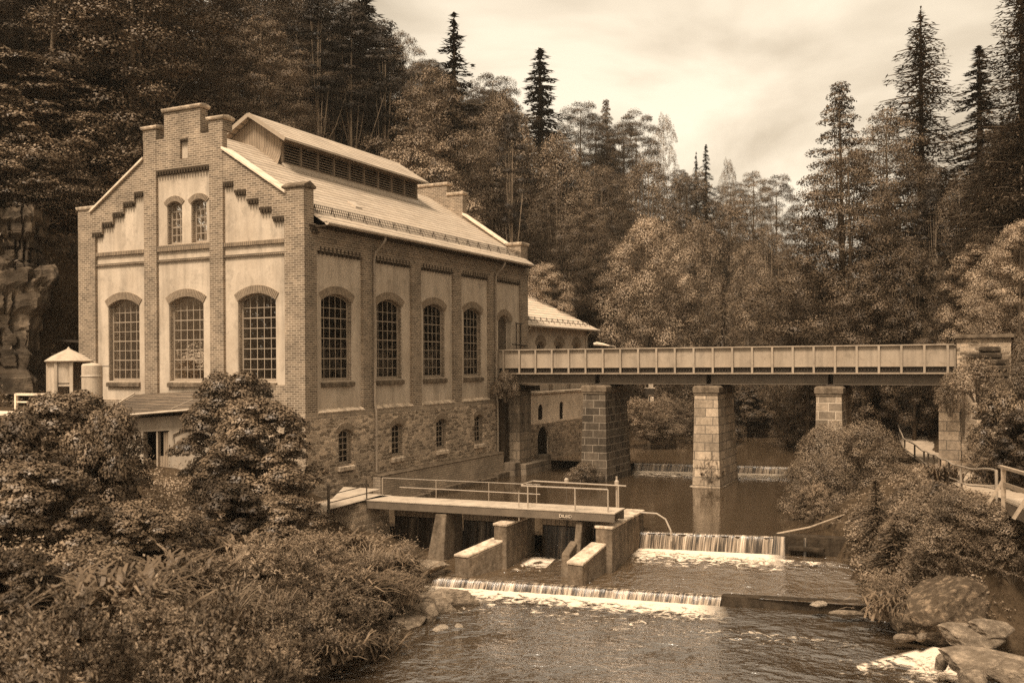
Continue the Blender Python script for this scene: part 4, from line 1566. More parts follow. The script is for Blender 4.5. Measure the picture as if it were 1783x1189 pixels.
# ------------------------------------------------------------------ white kiosk on the terrace
p = pix(120, 712, 43.5)
kz = 6.0
KI = empty('kiosk', (p.x, p.y, kz), math.radians(12), 'small white open kiosk with a pointed tent roof beside the brick corner', 'kiosk')
s = MB()
s.lathe([(1.32, 2.18), (1.34, 2.22), (.95, 2.42), (.5, 2.6), (.12, 2.74), (0, 2.86)], 24)
s.lathe([(1.32, 2.18), (1.2, 2.17), (0, 2.2)], 24)
s.build('tent_roof', KIOSK, KI, smooth=False)
for k, a in enumerate((195, 245, 290, 20, 90)):
    x, y = 1.12 * math.cos(math.radians(a)), 1.12 * math.sin(math.radians(a))
    MB().box(x - .09, x + .09, y - .09, y + .09, 0, 2.18).build('post', KIOSK, KI)
s = MB()
for a0, a1, z0, z1 in ((95, 200, .9, 2.18), (20, 150, .0, 2.18), (245, 290, 1.25, 2.18), (195, 245, 0, 2.18), (200, 285, 1.1, 1.2)):
    n = 8
    for i in range(n):
        q0, q1 = math.radians(a0 + (a1 - a0) * i / n), math.radians(a0 + (a1 - a0) * (i + 1) / n)
        s.hexa([(1.1 * math.cos(q0), 1.1 * math.sin(q0), z0), (1.1 * math.cos(q1), 1.1 * math.sin(q1), z0), (1.05 * math.cos(q1), 1.05 * math.sin(q1), z0), (1.05 * math.cos(q0), 1.05 * math.sin(q0), z0),
                (1.1 * math.cos(q0), 1.1 * math.sin(q0), z1), (1.1 * math.cos(q1), 1.1 * math.sin(q1), z1), (1.05 * math.cos(q1), 1.05 * math.sin(q1), z1), (1.05 * math.cos(q0), 1.05 * math.sin(q0), z1)])
s.build('side_panel', PLASTER, KI)
s = MB()
s.box(-.5, .3, -.3, .3, 0, .75)
s.build('counter', WOODP, KI, bevel=.03)
KI.scale = (.74, .74, 1)
p = pix(160, 700, 43.0)
dr = empty('water_tank', (p.x, p.y, 6.0), 0, 'pale upright round tank standing between the kiosk and the gable', 'tank')
MB().lathe([(0, 0), (.42, 0), (.42, 2.0), (.36, 2.08), (0, 2.12)], 28).build('tank', PLASTER, dr, smooth=False)
MB().lathe([(.43, .5), (.445, .52), (.445, .56), (.43, .58)], 28).build('hoop', METAL, dr)
MB().lathe([(.43, 1.5), (.445, 1.52), (.445, 1.56), (.43, 1.58)], 28).build('hoop', METAL, dr)
p = pix(177, 690, 44.0)
lp = empty('standpipe', (p.x, p.y, 6.0), 0, 'thin dark pipe stand with a side arm in front of the left gable window', 'standpipe')
s = MB()
s.tube([(0, 0, 0), (0, 0, 2.0)], .05, 8)
s.tube([(-.35, 0, 2.0), (.35, 0, 1.98)], .04, 8)
s.build('pipe', GUTTER, lp)

# terrace wall at the far left
tw = broot('terrace_wall', -7.2, 9.6, 0, 'pale terrace wall with a flat coping at the far left behind the leaves', 'wall')
s = MB()
s.box(-.2, .2, -.6, 14, 2.0, 6.0)
s.build('wall', PLASTER, tw)
MB().box(-.3, .9, -.7, 14, 6.0, 6.12).build('coping', WHITE, tw, bevel=.02)
p = pix(28, 700, 41)
fr = empty('terrace_railing', (p.x, p.y, 6.1), math.radians(-22), 'pale railing frame on the terrace beside the kiosk', 'railing')
s = MB()
s.bar((0, 0, 0), (0, 0, .75), .1)
s.bar((0, 0, .72), (2.2, 0, .72), .07, .1)
s.bar((0, 0, .4), (2.2, 0, .4), .05, .06)
s.bar((1.5, 0, 0), (1.5, 0, .72), .08)
s.build('rail', WHITE, fr)

# lean-to roof in the dark behind the powerhouse corner
lt = broot('rock_shelter', 3.0, 15.4, 6.0, 'dark open lean-to shelter between the powerhouse and the rock face', 'shelter')
s = MB()
s.hexa([(-1.5, -1.2, 3.1), (4, -1.2, 3.1), (4, 2.2, 3.3), (-1.5, 2.2, 3.3), (-1.5, -1.2, 3.2), (4, -1.2, 3.2), (4, 2.2, 3.4), (-1.5, 2.2, 3.4)])
s.build('roof', RUST, lt)
MB().bar((-1.55, -1.2, 2.55), (-1.55, 2.2, 2.65), .06, .06).build('rail', IRON, lt)
s = MB()
s.box(3.8, 4, -1.2, 2.2, 0, 3.1)
for y in (-.6, .4, 1.2):
    s.bar((-1.2, y, 0), (-1.2, y, 3.1), .09)
s.build('post', BLACK, lt)


# ------------------------------------------------------------------ rocks
def rockmesh(name, seed, sub=5, amp=.06, mat=ROCK, sq=(1, 1, 1), cuts=16, lo=.5, hi=.85, strata=0.0, flat=True):
    """a broken stone: a ball cut by random planes, roughened"""
    import bmesh
    rg = random.Random(seed)
    bm = bmesh.new()
    bmesh.ops.create_icosphere(bm, subdivisions=sub, radius=1)
    off = Vector((seed * 7.3, seed * 3.1, seed * 1.7))
    pl = []
    for i in range(cuts):
        d = Vector((rg.gauss(0, 1), rg.gauss(0, 1), rg.gauss(0, 1) * (1 if not strata else .25))).normalized()
        pl.append((d, rg.uniform(lo, hi)))
    for v in bm.verts:
        p = v.co.copy()
        for d, h in pl:
            dd = p.dot(d) - h
            if dd > 0:
                p -= d * dd
        k = 1 + amp * noise.noise(p * 2.5 + off) + amp * .7 * noise.noise(p * 6 + off) + amp * .5 * noise.noise(p * 14 + off)
        if strata:
            wv = p.z * 5.0 + .7 * noise.noise(p * 1.2 + off) + off.x
            fl = wv - math.floor(wv)
            k += strata * (noise.cell(Vector((math.floor(wv) * 3.7, 0.5, 0.5))) - .5 - 1.3 * max(0, 1 - fl * 8))
            cr_ = noise.voronoi(Vector((p.x * 2.6, p.y * 2.6, math.floor(wv) * 1.7)) + off)[0]
            k -= strata * 1.5 * max(0, 1 - (cr_[1] - cr_[0]) * 12)
        v.co = Vector((p.x * sq[0], p.y * sq[1], p.z * sq[2])) * k
    me = bpy.data.meshes.new(name)
    bm.to_mesh(me)
    bm.free()
    me.polygons.foreach_set('use_smooth', [not flat] * len(me.polygons))
    me.materials.append(mat)
    return me


def rock(me, loc, sc, rz, label, group=None, tilt=0, name='rock', cat='rock'):
    o = bpy.data.objects.new(name, me)
    COL.objects.link(o)
    o.location = loc
    o.scale = sc if isinstance(sc, tuple) else (sc, sc, sc)
    o.rotation_euler = (tilt, tilt * .6, rz)
    return tag(o, label, cat, group)


# sandstone face at the far left
cl = []
cm = rockmesh('cliff_block', 3, 6, .05, ROCK, (1, 1, 1), 14, .6, .85, .16)
for i, (px, py, Y, sx, sy, sz, rz, lab) in enumerate((
        (-20, 590, 50, 4.0, 2.6, 5.2, .3, 'pale weathered rock face at the left edge behind the terrace'),
        (78, 470, 54, 3.4, 2.4, 3.0, .8, 'layered upper rock ledge left of the brick gable'),
        (25, 445, 52, 3.2, 2.4, 3.6, 2.2, 'tall rock face at the left edge under the hanging leaves'),
        (105, 500, 56, 2.2, 2.2, 4.2, 4.1, 'upright rock pillar close to the brick gable corner'),
        (70, 590, 55, 2.6, 2.5, 3.4, 1.9, 'dark undercut rock block behind the white kiosk'),
        (125, 430, 58, 2.5, 2.0, 2.6, 2.6, 'rounded rock boss just above the lean-to shelter'))):
    p = pix(px, py, Y)
    rock(cm, p, (sx, sy, sz), rz, lab, 'sandstone rock face', 0, 'rock_outcrop', 'rock outcrop')
r1 = rockmesh('wet_stone', 1, 4, .05, ROCKW, (1.3, .85, .6))
r2 = rockmesh('slab_stone', 5, 4, .05, ROCKW, (1.7, .95, .38), 12, .55, .8)
r3 = rockmesh('mossy_rock', 9, 5, .09, ROCKM, (1.25, 1.05, 1.0), 9, .7, .92, 0.0, False)
r4 = rockmesh('pale_stone', 4, 3, .06, ROCKP, (1.3, .9, .6))
for px, py, z, sc, rz, me, lab in (
        (793, 1045, .1, .75, .2, r1, 'wet stone nearest the foam at the end of the left shore pile'), (758, 1043, .15, .8, .9, r2, 'flat wet slab lying across the left shore pile'),
        (735, 1063, .12, .75, 2.0, r1, 'large lit stone in the middle of the left shore pile'), (712, 1080, .08, .55, 1.2, r2, 'low flat stone at the waterline of the left shore'),
        (770, 1062, .02, .45, .4, r1, 'small dark stone awash beside the left shore pile'), (700, 1060, .25, .6, 2.5, r1, 'stone half under the arching grass of the left shore'),
        (766, 1095, .0, .26, .5, r4, 'pale flat stone in the dark water off the left bank'), (800, 1090, .0, .17, 1.5, r4, 'small pale upright stone in the water off the left bank'),
        (684, 1098, .02, .22, .2, r4, 'tiny pale stone near the left bank grass'), (513, 1165, .1, .32, .4, r4, 'pale stone at the foot of the foreground bank'),
        (742, 985, .65, .7, .3, r2, 'pale stone slab at the end of the left weir channel'), (720, 1005, .5, .5, .3, r1, 'dark stone beside the left end of the step weir')):
    X = pix(px, py, 30)
    k = (z - EYE) / (X.z - EYE)
    p = Vector((X.x * k, X.y * k, z))
    rock(me, p, sc, rz, lab, 'stones along the left shore', 0, 'stone', 'stone')
for px, py, Y, sx, sy, sz, rz, me, lab, tl in (
        (1655, 1062, 28.2, 1.5, 1.15, 1.0, .3, r3, 'big mossy boulder at the right shore', 0), (1590, 1078, 28.0, .62, .6, .5, 1.2, r3, 'smaller mossy boulder left of the big one at the right shore', 0),
        (1578, 1110, 27, .3, .3, .22, .2, r1, 'round wet stone at the foot of the mossy boulders', 0), (1605, 1108, 26.8, .25, .24, .2, 1.0, r1, 'second wet stone at the foot of the mossy boulders', 0),
        (1695, 1105, 25.8, 1.2, .7, .7, .75, r2, 'long tilted slab above the rapids at the right', .25), (1728, 1092, 26.2, .9, .5, .6, .8, r2, 'dark slab leaning on the long slab by the rapids', .2),
        (1725, 1150, 23.5, 1.1, .8, .7, .4, r2, 'broad wet slab in the rapids at the lower right corner', .15), (1690, 1178, 22.5, .55, .5, .4, 1.4, r1, 'wet stone in the white rapids', 0),
        (1775, 1175, 22.3, .9, .7, .5, 2.2, r1, 'wet stone at the lower right edge of the rapids', 0), (1640, 1150, 24.2, .35, .3, .35, 1.1, r1, 'stone splitting the rapids', 0),
        (1425, 1052, 30.5, .3, .25, .2, .4, r4, 'small pale stone below the dark kerb', 0), (1480, 1067, 30, .5, .35, .16, 0, r1, 'flat stone under the end of the dark kerb', 0),
        (1722, 935, 31, .6, .5, .3, .3, r2, 'pale flat stone on the right bank under the footbridge', .2), (1695, 945, 31, .4, .4, .35, 1.3, r1, 'leaning stone on the right bank', .5),
        (1665, 975, 31, .22, .22, .18, .7, r4, 'small pale triangular stone on the right bank slope', .4), (1250, 848, 52.5, .5, .4, .2, .3, r4, 'pale stone at the foot of the midstream pier', 0), (1210, 848, 52.5, .4, .35, .2, 1.3, r4, 'second pale stone at the foot of the midstream pier', 0),
        (1193, 750, 95, 2.6, 1.2, .5, .3, r1, 'low stones along the far left waterline', 0), (1290, 722, 104, 1.0, .8, .8, .3, r4, 'pale stone on the far riverbank', 0)):
    rock(me, pix(px, py, Y), (sx, sy, sz), rz, lab, 'stones of the right shore' if px > 1400 else 'stones at the far water', tl, 'rock', 'rock')
for i, (t, s_, sc) in enumerate(((9.5, 27.9, .9), (12, 27.4, .7), (7.0, 28.6, 1.0), (14.5, 26.7, .6))):
    rock(r3, bw(t, -s_, float(height(t, s_)) + .15), (sc, sc * .8, sc * .9), i * 1.3, ['rooty earth lump on the slope beside the path', 'low rooty lump under the wing wall', 'earth lump right of the path bend', 'small lump at the foot of the abutment'][i], 'lumps on the path bank', 0, 'rock', 'rock')

# street lamp and things on the court beyond the bridge
p = pix(1072, 603, 77)
sl = empty('street_lamp', (p.x, p.y, 5.0), 0, 'pale street lamp head reaching left above the bridge parapet', 'street lamp')
MB().tube([(0, 0, 0), (0, 0, p.z - 5.1), (-.1, 0, p.z - 5.0), (-.6, 0, p.z - 4.94)], [.08, .06, .05, .045], 8).build('pole', GUTTER, sl)
MB().tube([(-.5, 0, p.z - 4.95), (-1.0, 0, p.z - 4.86), (-1.5, 0, p.z - 4.8), (-1.75, 0, p.z - 4.82)], [.05, .13, .17, .1], 10).build('lamp_head', WHITE, sl)
p = pix(1134, 697, 80)
sg = empty('gate_post', (p.x, p.y, 5.0), 0, 'pale tapered gate post at the edge of the far court', 'post')
MB().frus((-.25, .2, -.2, .2), -.5, (-.2, .1, -.15, .15), 2.0).build('post', CONCP, sg)
p = pix(1131, 690, 78)
bx = empty('notice_box', (p.x, p.y, 4.9), .2, 'dark box on a leg beside the far gate post', 'box')
MB().frus((-.35, .35, -.15, .15), .35, (-.35, .35, -.2, .2), 1.0).build('box', RUST, bx)
MB().box(-.38, .38, -.22, .22, 1.0, 1.06).build('lid', CONCP, bx)
MB().box(-.04, .04, -.04, .04, -.8, .35).build('leg', RUST, bx)

# ------------------------------------------------------------------ vegetation
RNG = np.random.default_rng(11)


def unit(v):
    return v / np.maximum(np.linalg.norm(v, axis=-1, keepdims=True), 1e-6)


def leaf_quads(C, Nn, L, W, rng, tdir=None):
    """diamond leaves at C with normals Nn; tdir = preferred leaf direction"""
    n = len(C)
    Nn = unit(Nn)
    r = rng.normal(size=(n, 3)) if tdir is None else tdir + rng.normal(size=(n, 3)) * .25
    t = unit(r - Nn * np.sum(r * Nn, -1, keepdims=True))
    b = np.cross(Nn, t)
    L = (np.ones(n) * L * rng.uniform(.55, 1.4, n))[:, None]
    W = (np.ones(n) * W * rng.uniform(.7, 1.3, n))[:, None]
    V = np.stack([C - t * L * .5, C - b * W * .5 - t * L * .06, C + t * L * .5, C + b * W * .5 - t * L * .06], 1)
    return V


def sphere(n, rng):
    return unit(rng.normal(size=(n, 3)))


def clumps(cent, rad, flat, per, lsize, rng, up=.7, asp=.6, droop=0.0, inner=.0):
    out, nout = [], []
    ctr = np.mean(cent, 0)
    for c, r in zip(cent, rad):
        n = int(per * (r / np.mean(rad)) ** 1.6) + 4
        d = sphere(n, rng)
        d[:, 2] = np.where(d[:, 2] < -.25, -d[:, 2] * .6, d[:, 2])
        rr = r * rng.uniform(.62 - inner, 1.06, n)[:, None]
        P = c + d * rr * np.array([1, 1, flat])
        P[:, 2] -= droop * (d[:, 0] ** 2 + d[:, 1] ** 2) * r
        N = d * .6 + np.array([0, 0, up]) + rng.normal(size=(n, 3)) * .55
        out.append(leaf_quads(P, N, lsize, lsize * asp, rng))
        cd = (c - ctr) / (np.linalg.norm(c - ctr) + 1e-6)
        nout.append(unit(d * np.array([1, 1, 1.3]) * .8 + cd * .25 + np.array([0, 0, .15]) + N * .1))
    return np.concatenate(out).reshape(-1, 3), np.concatenate(nout)


def trunk_mesh(name, h, r, mat, rng, limbs=(), lean=.3, top=.95):
    m = MB()
    pts, rs = [], []
    for i in range(7):
        e = i / 6
        pts.append((lean * math.sin(e * 2.3) * e, lean * .5 * math.sin(e * 3.1 + 1) * e, h * top * e - (.4 if i == 0 else 0)))
        rs.append(r * (1.35 if i == 0 else 1.0) * (1 - e * .88))
    m.tube(pts, rs, 9)
    for c in limbs:
        z0 = max(h * .15, c[2] * .62 - .05 * h)
        e = z0 / (h * top)
        b = Vector((lean * math.sin(e * 2.3) * e, lean * .5 * math.sin(e * 3.1 + 1) * e, z0))
        c = Vector(c)
        mid = b.lerp(c, .5) + Vector((0, 0, -.04 * h))
        rr = r * .34 * (1 - e * .6)
        m.tube([b, mid, c], [rr, rr * .65, rr * .25], 6)
    me = m.build('trunk', mat, smooth=True)
    d = me.data
    bpy.data.objects.remove(me)
    return d


PROTO = {}


def broad(key, h, r, n, per, ls, leaf, bark, seed, shape='round', flat=.62, base=.2, asp=.62, droop=0.0, rc=.3, tr=.32, up=.7):
    rng = np.random.default_rng(seed)
    cz, hz_ = h * (base + 1) / 2, h * (1 - base) / 2
    cent, rad = [], []
    for i in range(n):
        e = (i + .5) / n
        z = -1 + 2 * e
        a = i * 2.399 + rng.uniform(-.4, .4)
        if shape == 'round':
            prof = math.sqrt(max(0, 1 - z * z)) ** .8
        elif shape == 'cone':
            prof = (1 - e) ** .95 * min(1, (e + .1) * 4)
        elif shape == 'egg':
            prof = math.sqrt(max(0, 1 - z * z)) * (1.15 - .35 * z)
        else:
            prof = min(1, 1.2 * math.sqrt(max(0, 1 - (z * .98) ** 2)))
        k = rng.uniform(.45, .98)
        q = r * rc * rng.uniform(.75, 1.35) * ((.7 + .3 * prof) if shape != 'cone' else (.28 + .8 * prof))
        cent.append([math.cos(a) * prof * (r - q * .6) * k, math.sin(a) * prof * (r - q * .6) * k, cz + z * (hz_ - q * .4)])
        rad.append(q)
    cent, rad = np.array(cent), np.array(rad)
    V, nr = clumps(cent, rad, flat, per, ls, rng, up, asp, droop)
    cm = npmesh(key + '_crown', V, len(V) // 4, leaf, 4, nr)
    idx = list(range(2, n, max(1, n // 12)))
    PROTO[key] = (h, r, trunk_mesh(key + '_trunk', h, tr, bark, rng, [cent[i] for i in idx]), cm)


def conifer(key, h, r, whorls, arms, leaf, bark, seed, base=.1, droop=.25, card=(.55, .2), power=.85, sparse=1.0, hang=.5, tr=.3, gap=.0, jit=.1):
    rng = np.random.default_rng(seed)
    Cs, Ns, Ts = [], [], []
    limbs = []
    for w in range(whorls):
        e = w / (whorls - 1)
        z = h * (base + (1 - base) * e ** .95)
        Lm = r * (1 - e) ** power * rng.uniform(.75, 1.1) + .12
        if rng.random() < gap:
            continue
        na = max(4, int(arms * (1 - .45 * e)))
        for k in range(na):
            a = 2 * math.pi * (k + rng.random() * .8) / na + w * 1.3
            L = Lm * rng.uniform(.5, 1.18)
            zj = z + rng.uniform(-jit, jit)
            n = max(3, int(L / .26 * sparse))
            s = (np.arange(n) + rng.random(n)) / n
            dz = -droop * L * s ** 1.3 + .16 * L * np.maximum(0, s - .7)
            wd = .34 * L * (1 - s) * s * 2 + .05
            for rep in (-1, 0, 1, 1.6):
                lat = wd * rep * rng.uniform(.5, 1.2, n)
                C = np.stack([math.cos(a) * L * s - math.sin(a) * lat, math.sin(a) * L * s + math.cos(a) * lat, zj + dz - hang * .12 * abs(rep) - rng.random(n) * hang * .25], -1)
                Cs.append(C)
                T_ = np.stack([np.full(n, math.cos(a)) - math.sin(a) * rep * .6, np.full(n, math.sin(a)) + math.cos(a) * rep * .6, np.full(n, -.3 - hang * .5)], -1)
                Ts.append(T_)
                Ns.append(np.stack([rng.normal(size=n) * .35, rng.normal(size=n) * .35, np.ones(n)], -1))
            if k % 2 == 0:
                limbs.append((zj, a, L, droop))
    C, N_, T_ = np.concatenate(Cs), np.concatenate(Ns), np.concatenate(Ts)
    V = leaf_quads(C, N_, card[0], card[1], rng, T_).reshape(-1, 3)
    nr = unit(unit(np.stack([C[:, 0], C[:, 1], np.full(len(C), .25 * r)], -1)) + np.array([0, 0, .35]) + N_ * .3)
    cm = npmesh(key + '_crown', V, len(V) // 4, leaf, 4, nr)
    m = MB()
    m.tube([(0, 0, -.5), (0, 0, h * .5), (0, 0, h)], [tr * 1.2, tr * .65, .03], 9)
    for z, a, L, dr in limbs:
        m.tube([(0, 0, z), (math.cos(a) * L * .5, math.sin(a) * L * .5, z - dr * L * .3), (math.cos(a) * L * .9, math.sin(a) * L * .9, z - dr * L * .8)], [.05, .035, .012], 4, False)
    o = m.build('trunk', bark)
    d = o.data
    bpy.data.objects.remove(o)
    PROTO[key] = (h, r, d, cm)


def pine(key, h, r, seed, leaf, bark, base=.62, lean=.3):
    rng = np.random.default_rng(seed)
    cent, rad = [], []
    for i in range(26):
        e = i / 25
        a = i * 2.399
        prof = math.sin(min(1, e * .9 + .18) * math.pi) ** .6
        cent.append([math.cos(a) * r * prof * rng.uniform(.2, .85), math.sin(a) * r * prof * rng.uniform(.2, .85), h * (base + (1 - base) * e) - .3])
        rad.append(r * .36 * rng.uniform(.7, 1.2))
    cent, rad = np.array(cent), np.array(rad)
    V, nr = clumps(cent, rad, .45, 360, .24, rng, .5, .3)
    cm = npmesh(key + '_crown', V, len(V) // 4, leaf, 4, nr)
    PROTO[key] = (h, r, trunk_mesh(key + '_trunk', h, .2, bark, rng, [cent[i] for i in range(1, 26, 3)], lean), cm)


def bush(key, h, r, n, per, ls, leaf, seed, flat=.35, asp=.6, up=1.3, mode='layer', stems=6):
    rng = np.random.default_rng(seed)
    cent, rad = [], []
    for i in range(n):
        e = (i + .5) / n
        a = i * 2.399 + rng.uniform(-.5, .5)
        prof = math.sqrt(max(0.02, 1 - (e * .97) ** 2.2)) * min(1, .55 + e * 2)
        k = math.sqrt(rng.uniform(.15, 1))
        cent.append([math.cos(a) * r * prof * k, math.sin(a) * r * prof * k, h * (.08 + .9 * e)])
        rad.append(r * (.34 if n < 45 else .25) * rng.uniform(.5, 1.5))
    cent, rad = np.array(cent), np.array(rad)
    if mode == 'layer':
        V, nr = clumps(cent, rad, flat, per, ls, rng, up, asp, .28)
    else:
        out, nout = [], []
        ctr = np.array([0, 0, h * .25])
        for c, q in zip(cent, rad):
            # arching shoots set with narrow leaves
            m = 7
            for j in range(m):
                a = rng.uniform(0, 2 * math.pi)
                Ls = q * rng.uniform(1.1, 2.0)
                el = rng.uniform(.35, 1.2)
                k = int(per / m)
                s = rng.random(k)
                dirv = np.array([math.cos(a) * math.cos(el), math.sin(a) * math.cos(el), math.sin(el)])
                P = c + dirv * (Ls * s)[:, None]
                P[:, 2] -= (s ** 2) * Ls * .55 * math.cos(el)
                P += rng.normal(size=(k, 3)) * ls * .35
                T_ = dirv * .7 + rng.normal(size=(k, 3)) * .6
                out.append(leaf_quads(P, np.array([0, 0, 1.0]) + rng.normal(size=(k, 3)) * .6, ls, ls * asp, rng, T_))
                nout.append(unit(unit(P - ctr) * .7 + np.array([0, 0, .35]) + rng.normal(size=(k, 3)) * .3))
        V, nr = np.concatenate(out).reshape(-1, 3), np.concatenate(nout)
    cm = npmesh(key + '_leaves', V, len(V) // 4, leaf, 4, nr)
    m = MB()
    for i in range(stems):
        c = cent[int((i + .5) / stems * n)]
        m.tube([(c[0] * .12, c[1] * .12, -.25), (c[0] * .5, c[1] * .5, c[2] * .55), tuple(c)], [.05, .035, .012], 5, False)
    o = m.build('stems', BARK)
    d = o.data
    bpy.data.objects.remove(o)
    PROTO[key] = (h, r, d, cm)


def tuft(key, h, r, nb, leaf, seed, wd=.035, arch=.7):
    """grass or fern tuft of arching blades"""
    rng = np.random.default_rng(seed)
    a = rng.uniform(0, 2 * math.pi, nb)
    R = r * np.sqrt(rng.uniform(.05, 1, nb))
    hh = h * rng.uniform(.55, 1.1, nb)
    bx, by = rng.normal(size=nb) * r * .22, rng.normal(size=nb) * r * .22
    quads = []
    K = 4
    side = np.stack([-np.sin(a), np.cos(a)], -1)

    def P(e):
        x = bx + np.cos(a) * R * e
        y = by + np.sin(a) * R * e
        z = hh * (e * 1.7 - arch * e ** 2 * 1.45)
        return x, y, z
    for k in range(K):
        e0, e1 = k / K, (k + 1) / K
        w0, w1 = wd * (1 - e0 * .8), wd * (1 - e1 * .85)
        x0, y0, z0 = P(e0)
        x1, y1, z1 = P(e1)
        quads.append(np.stack([np.stack([x0 - side[:, 0] * w0, y0 - side[:, 1] * w0, z0], -1), np.stack([x0 + side[:, 0] * w0, y0 + side[:, 1] * w0, z0], -1),
                               np.stack([x1 + side[:, 0] * w1, y1 + side[:, 1] * w1, z1], -1), np.stack([x1 - side[:, 0] * w1, y1 - side[:, 1] * w1, z1], -1)], 1))
    V = np.concatenate(quads).reshape(-1, 3)
    PROTO[key] = (h, r, None, npmesh(key + '_blades', V, len(V) // 4, leaf))


broad('oak', 25, 7.6, 95, 760, .155, LEAFA, BARK, 1, 'egg', .6, .12, rc=.24, tr=.4)
broad('beech', 26, 6.6, 100, 700, .155, LEAFC, BARK, 2, 'full', .6, .1, rc=.24, tr=.4)
broad('lime', 20, 5.0, 70, 720, .14, LEAFB, BARKP, 3, 'egg', .8, .12, .6, .35, .26)
broad('maple', 17, 6.6, 90, 760, .15, LEAFG, BARK, 4, 'egg', .45, .04, .7, .2, .22, up=1.0)
broad('maple_high', 17, 6.6, 80, 800, .15, LEAFG, BARK, 4, 'egg', .45, .3, .7, .2, .23, up=1.0)
broad('ash', 25, 7.6, 95, 620, .155, LEAFA, BARK, 5, 'cone', .45, .12, .55, .15, .24)
broad('birch', 20, 3.4, 56, 520, .13, LEAFB, BARKP, 6, 'full', .95, .18, .55, .6, .26, .14)
broad('alder', 16, 4.5, 70, 560, .14, LEAFA, BARK, 7, 'full', .7, .06, .65, .1, .26, .2)
conifer('spruce', 24, 3.4, 64, 6, NEEDLE, BARK, 8, card=(.40, .11), power=.8, droop=.38, sparse=2.3, jit=.35)
conifer('fir', 20, 3.6, 48, 6, NEEDLE, BARK, 9, .06, .2, (.40, .11), .75, 2.2, .7, .28, .06, jit=.4)
conifer('larch', 24, 4.6, 60, 6, NEEDLEL, BARK, 10, .25, .1, (.32, .08), .7, 3.0, 1.7, .26, .04, jit=.4)
conifer('young_spruce', 5, 1.7, 26, 9, NEEDLEL, BARK, 12, .03, .3, (.2, .06), .85, 2.4, .4, .08, jit=.12)
pine('pine', 22, 2.9, 13, NEEDLE, BARKP)
pine('tall_pine', 26, 3.3, 14, NEEDLEL, BARKP, .66, -.5)
bush('maple_bush', 4.6, 2.6, 72, 520, .12, LEAFF, 20, .3, .78, 1.1)
bush('hazel_bush', 3.2, 2.2, 52, 460, .095, LEAFF, 21, .42, .75, 1.0)
bush('willow_bush', 3.0, 2.2, 40, 520, .13, LEAFH, 22, .4, .24, 1.0, 'shoot')
bush('herb_bush', 1.7, 1.6, 34, 330, .11, LEAFH, 23, .5, .34, 1.0, 'shoot')
bush('bank_bush', 3.0, 2.3, 40, 600, .08, LEAFB, 24, .4, .7, 1.1)
bush('dark_bush', 3.6, 2.3, 58, 480, .115, LEAFC, 25, .34, .75, 1.0)
bush('thorn_bush', 1.6, 1.5, 36, 150, .10, LEAFB, 26, .5, .65, 1.0)
tuft('grass_tuft', .95, .8, 240, LEAFH, 30, .014)
tuft('fern', 1.0, 1.1, 170, LEAFA, 31, .045, .8)

KINDS = {'oak': ('broadleaf_tree', 'tree'), 'beech': ('broadleaf_tree', 'tree'), 'lime': ('broadleaf_tree', 'tree'), 'maple': ('broadleaf_tree', 'tree'), 'maple_high': ('broadleaf_tree', 'tree'), 'ash': ('broadleaf_tree', 'tree'),
         'birch': ('birch_tree', 'tree'), 'alder': ('broadleaf_tree', 'tree'), 'spruce': ('spruce_tree', 'tree'), 'fir': ('fir_tree', 'tree'), 'larch': ('larch_tree', 'tree'), 'young_spruce': ('young_spruce', 'tree'),
         'pine': ('pine_tree', 'tree'), 'tall_pine': ('pine_tree', 'tree'), 'grass_tuft': ('grass_tuft', 'grass tuft'), 'fern': ('fern', 'fern')}


def plant(key, loc, sz, rz=None, sxy=1.0, label=None, group=None):
    h, r, tm, cm = PROTO[key]
    nm, cat = KINDS.get(key, ('bush', 'bush'))
    rz = random.uniform(0, 6.28) if rz is None else rz
    if tm is None:
        o = bpy.data.objects.new(nm, cm)
        COL.objects.link(o)
    else:
        o = bpy.data.objects.new(nm, None)
        COL.objects.link(o)
        istree = cat == 'tree'
        for n_, m_ in (('trunk' if istree else 'stems', tm), ('crown' if istree else 'leaves', cm)):
            c = bpy.data.objects.new(n_, m_)
            COL.objects.link(c)
            c.parent = o
    o.location = loc
    o.rotation_euler = (0, 0, rz)
    o.scale = (sz * sxy, sz * sxy, sz)
    return tag(o, label, cat, group)


def tree(key, px, ytop, Y, wpx=None, label=None, group=None, base=None):
    """tree whose tip reaches the photograph's (px, ytop) at Y metres; wpx: crown width there"""
    tip = pix(px, ytop, Y)
    zb = hz(tip.x, Y) - .2 if base is None else base
    H = max(3.0, tip.z - zb)
    h, r = PROTO[key][:2]
    sz = H / h
    sxy = 1.0 if wpx is None else (wpx / F * Y / 2) / (r * sz)
    if key in ('oak', 'beech', 'alder', 'maple', 'ash', 'lime'):
        sxy = max(sxy, .74)
    return plant(key, (tip.x, Y, zb), sz, None, sxy, label, group)


